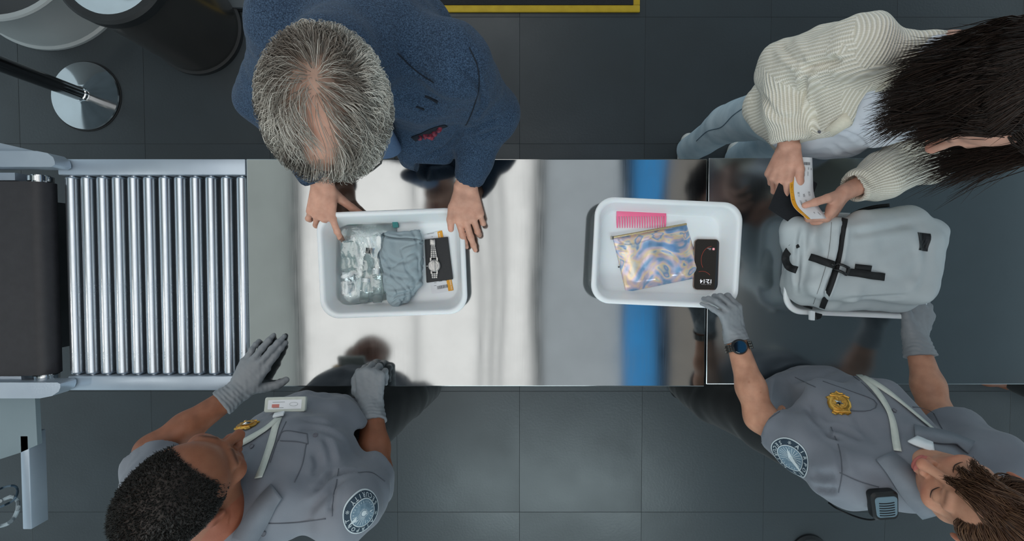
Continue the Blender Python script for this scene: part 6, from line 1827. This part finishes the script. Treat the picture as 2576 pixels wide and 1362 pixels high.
# jeans + trainers
m_jean = mat('pale_denim', lin(192, 206, 214), rough=0.85, col2=lin(164, 184, 196), nscale=14, bump=0.2, bscale=500)
m_trainer = mat('white_trainer', lin(206, 206, 202), rough=0.5)
SJ = legs(pC, V(0.865, 0.42, 0.93), 0.155, 0.112, (V(0.79, 0.43, 0.90), V(0.94, 0.43, 0.90)), (V(0.815, 0.50, 0.5), V(1.02, 0.46, 0.5)), (V(0.835, 0.50, 0.08), V(1.06, 0.46, 0.08)), m_jean, m_trainer, (-0.15, -1, 0), rightC, wr=(0.085, 0.070, 0.060))
ribbon('side_seam', SJ, [(1892, 258), (1845, 290), (1815, 320), (1780, 330), (1752, 355)], 0.003, 0.001, mat('denim_seam', lin(86, 108, 124), rough=0.9), pC)
# long dark hair
r = np.random.RandomState(44)
def keepC(p, r_):
    x, y, z = p.T
    return ((z > 0.030 - 0.30 * y) & (y < 0.060)) | ((y < 0.0) & (z > -0.035))
rt, nn = scalp_roots(HC, 9500, 41, keepC)
grav = HC.M.T @ np.array([0, 0, -1.0])                     # gravity in head space
def hairC(rt, nn, r):
    n = len(rt); seg = 10; paths = np.zeros((n, seg, 3)); p = rt.copy(); paths[:, 0] = p
    Lh = 0.105 + 0.075 * r.rand(n) + 0.10 * (rt[:, 0] < 0)
    side = np.where(rt[:, 0] > 0.004, 1.0, -1.0)
    jit = r.normal(size=(n, 3)) * 0.10 + np.stack([snoise(rt, 40, 200 + k) for k in range(3)], axis=1) * 0.12
    for s in range(1, seg):
        t = s / (seg - 1)
        out = np.stack([side * (1.0 - 0.9 * t), -0.9 * (rt[:, 1] > 0.0) * (1 - t) ** 2, np.zeros(n)], axis=1)
        w = min(1.0, 0.25 + 2.2 * t)
        d = out * max(0, 1 - 2.6 * t) + grav * w + jit * (0.5 + 0.6 * t) + nn * max(0, 0.35 - t)
        d += 0.10 * np.stack([np.sin(9 * t + rt[:, 1] * 60), np.cos(8 * t + rt[:, 0] * 50), np.zeros(n)], axis=1)
        d /= np.linalg.norm(d, axis=1)[:, None]
        p = p + d * (Lh / (seg - 1))[:, None]
        p = push_out(p, np.full(n, 0.008) + 0.012 * t)
        # keep the face clear: push sideways near the face
        face = (p[:, 1] > 0.030) & (np.abs(p[:, 0]) < 0.066) & (p[:, 2] < 0.105)
        p[face, 0] = side[face] * np.maximum(np.abs(p[face, 0]), np.where(side[face] < 0, 0.068, 0.054) + 0.02 * r.rand(face.sum()))
        paths[:, s] = p
    return paths
W = hairC(rt, nn, r) * HC.z @ HC.M.T + HC.c
dk, md = np.array(lin(30, 22, 18)[:3]), np.array(lin(62, 46, 38)[:3])
hair_obj(pC, W, 0.00085 * np.concatenate([np.ones(6), [0.85, 0.65, 0.45, 0.2]]), dk + (md - dk) * np.clip(0.3 + 0.3 * r.normal(size=len(W)), 0, 1)[:, None])

# ---- passport in her right hand, boarding pass between her hands
zp = 1.052
pc = [(1932, 526), (2012, 577), (2056, 462), (1978, 416)]
o0 = P(1995, 495, zp)
rp = empty('passport', (o0.x, o0.y, zp), 'black passport held in the right hand of the woman in cream', 'passport')
slab('cover', pc, zp + 0.0040, zp + 0.005, m_pass, rp, round_=0.004); slab('cover', pc, zp, zp + 0.0008, m_pass, rp, round_=0.004)
slab('pages', [(1935, 526), (2011, 574), (2053, 463), (1980, 420)], zp + 0.0008, zp + 0.0040, m_paper, rp)
Lp = [(1998, 394, 1.060), (1992, 425, 1.066), (1987, 455, 1.072), (1987, 485, 1.080), (1996, 520, 1.090), (2030, 552, 1.106)]
Rp = [(2043, 397, 1.060), (2044, 425, 1.066), (2045, 455, 1.072), (2047, 485, 1.080), (2058, 518, 1.090), (2081, 550, 1.106)]
def curve3(pts, n): return [P(x, y, z) for x, y, z in resample(pts, n)]
NB = 28
LL, RR = curve3(Lp, NB), curve3(Rp, NB)
def pass_pt(u, w):
    """u across 0..1, w along 0..1"""
    f = max(0, min(NB - 1.001, w * (NB - 1))); i = int(f); t = f - i
    a = LL[i].lerp(LL[i + 1], t); b = RR[i].lerp(RR[i + 1], t)
    p = a.lerp(b, u)
    n = (RR[i] - LL[i]).cross((LL[i + 1] + RR[i + 1] - LL[i] - RR[i])).normalized()
    return p, (n if n.z > 0 else -n)
o0 = pass_pt(.5, .5)[0]
rb_ = empty('boarding_pass', o0, 'curved boarding pass with orange edge held between the woman\'s hands', 'ticket')
def strip(name, u0, u1, lift, th, mm):
    vs, fs = [], []
    nu = 6
    for i in range(NB):
        for lay in (0, 1):
            for k in range(nu):
                p, n = pass_pt(u0 + (u1 - u0) * k / (nu - 1), i / (NB - 1)); vs.append(tuple(p + n * (lift + lay * th)))
    st = 2 * nu
    for i in range(NB - 1):
        for k in range(nu - 1):
            a = i * st + k; fs.append((a, a + st, a + st + 1, a + 1)); b = a + nu; fs.append((b, b + 1, b + st + 1, b + st))
        a = i * st; fs.append((a, a + nu, a + nu + st, a + st)); a = i * st + nu - 1; fs.append((a, a + st, a + st + nu, a + nu))
    return link(name, mesh_np(name, vs, fs), mm, rb_)
strip('paper', 0, 1, 0, 0.0005, m_paper); strip('orange_band', 0, 0.17, 0.0006, 0.0002, m_orange)
LENP = sum((LL[i + 1] - LL[i]).length for i in range(NB - 1)); WIDP = (RR[3] - LL[3]).length
def on_pass(me, u, w, along=True, lift=0.0008):
    """text reading along the pass, from bottom to top"""
    for v in me.vertices:
        x, y = v.co.x, v.co.y
        p, n = pass_pt(u - y / WIDP if along == 'down' else u + y / WIDP * -1 if along else u + x / WIDP, w - x / LENP if along is True else (w + x / LENP if along == 'down' else w - y / LENP))
        v.co = p + n * lift
    me.update(); return me
mes = []
for t, u, w, s_ in (('11:30', 0.36, 0.56, 0.0062), ('18A', 0.57, 0.58, 0.0062), ('10:50', 0.80, 0.56, 0.0062), ('22MAY', 0.38, 0.70, 0.0062), ('1810', 0.60, 0.68, 0.0062), ('NEW YORK', 0.62, 0.23, 0.0042), ('LOS ANGELES', 0.42, 0.22, 0.0042), ('22MAY', 0.78, 0.25, 0.004), ('1810', 0.80, 0.17, 0.004), ('18A', 0.93, 0.18, 0.004), ('18A', 0.62, 0.88, 0.004), ('22MAY', 0.80, 0.90, 0.004)):
    mes.append(on_pass(text_mesh(t, s_, 0.00003), u + 0.0, w))
bc = []
rnd = random.Random(3); x = 0.24
while x < 0.88:
    t = rnd.choice((0.012, 0.02, 0.03)); m = MB(); m.box((x, 0, 0), (x + t, 1, 0.00005)); me_ = m.mesh('bar', smooth=False)
    for v in me_.vertices:
        p, n = pass_pt(v.co.x, 0.075 + 0.045 * v.co.y); v.co = p + n * 0.0008
    bc.append(me_); x += t + rnd.choice((0.012, 0.02))
link('print', join_meshes('print', mes + bc), m_ink, rb_)['kind'] = 'stuff'
link('band_print', join_meshes('band_print', [on_pass(text_mesh('BOARDING PASS', 0.0058, 0.00003), 0.085, 0.52)]), mat('brown_ink', lin(92, 62, 20), rough=0.7), rb_)
link('band_print', join_meshes('band_print', [on_pass(text_mesh('FIRST', 0.0062, 0.00003), 0.085, 0.90)]), MATS['white_ink'], rb_)

# ------------------------------------------------------------------ bystander whose brown shoe shows at the right edge
pE = empty('person', (2.35, -0.68, 0), 'person in dark trousers and brown leather shoes at the right edge', 'person')
legs(pE, V(2.62, -0.72, 0.93), 0.16, 0.11, (V(2.54, -0.74, 0.9), V(2.70, -0.74, 0.9)), (V(2.46, -0.66, 0.5), V(2.75, -0.70, 0.5)), (V(2.40, -0.60, 0.09), V(2.78, -0.72, 0.09)), m_black_trs, m_brown_shoe, (-1, 0.15, 0), (0, 1, 0))
F = Field(0.010); F.ecap(V(2.62, -0.72, 0.95), V(2.62, -0.72, 1.40), 0.17, 0.12, 0.17, 0.09, (0, 1, 0), 0.04)
for sy in (-1, 1): F.cap(V(2.62, -0.72 + sy * 0.2, 1.40), V(2.62, -0.72 + sy * 0.26, 1.12), 0.06, 0.05, 0.04); F.cap(V(2.62, -0.72 + sy * 0.26, 1.12), V(2.5, -0.72 + sy * 0.22, 0.92), 0.05, 0.04, 0.03)
v, q = F.solve(1); link('jacket', mesh_np('jacket', v, q), m_navy, pE)
HE = Head(V(2.60, -0.72, 1.63), (-1, 0, 0), (0, 0, 1), 1.0)
F = Field(0.007); HE.sculpt(F, V(2.63, -0.72, 1.42)); v, q = F.solve(1); pts_ = [(v, q, HE.colours(v, SK_A, lin(170, 100, 92), lin(60, 50, 44), cap=lin(40, 34, 30), capfn=capB))]
for sy in (-1, 1):
    F = Field(0.004); hand(F, V(2.50, -0.72 + sy * 0.22, 0.92), (-0.35, 0, -0.94), (0, sy, 0), (-1, 0, 0), 1.0); F.cap(V(2.52, -0.72 + sy * 0.225, 0.96), V(2.50, -0.72 + sy * 0.22, 0.92), 0.03, 0.026, 0.01); v, q = F.solve(1); pts_.append((v, q, skin_cols(v, SK_A)))
body_obj(pE, pts_)
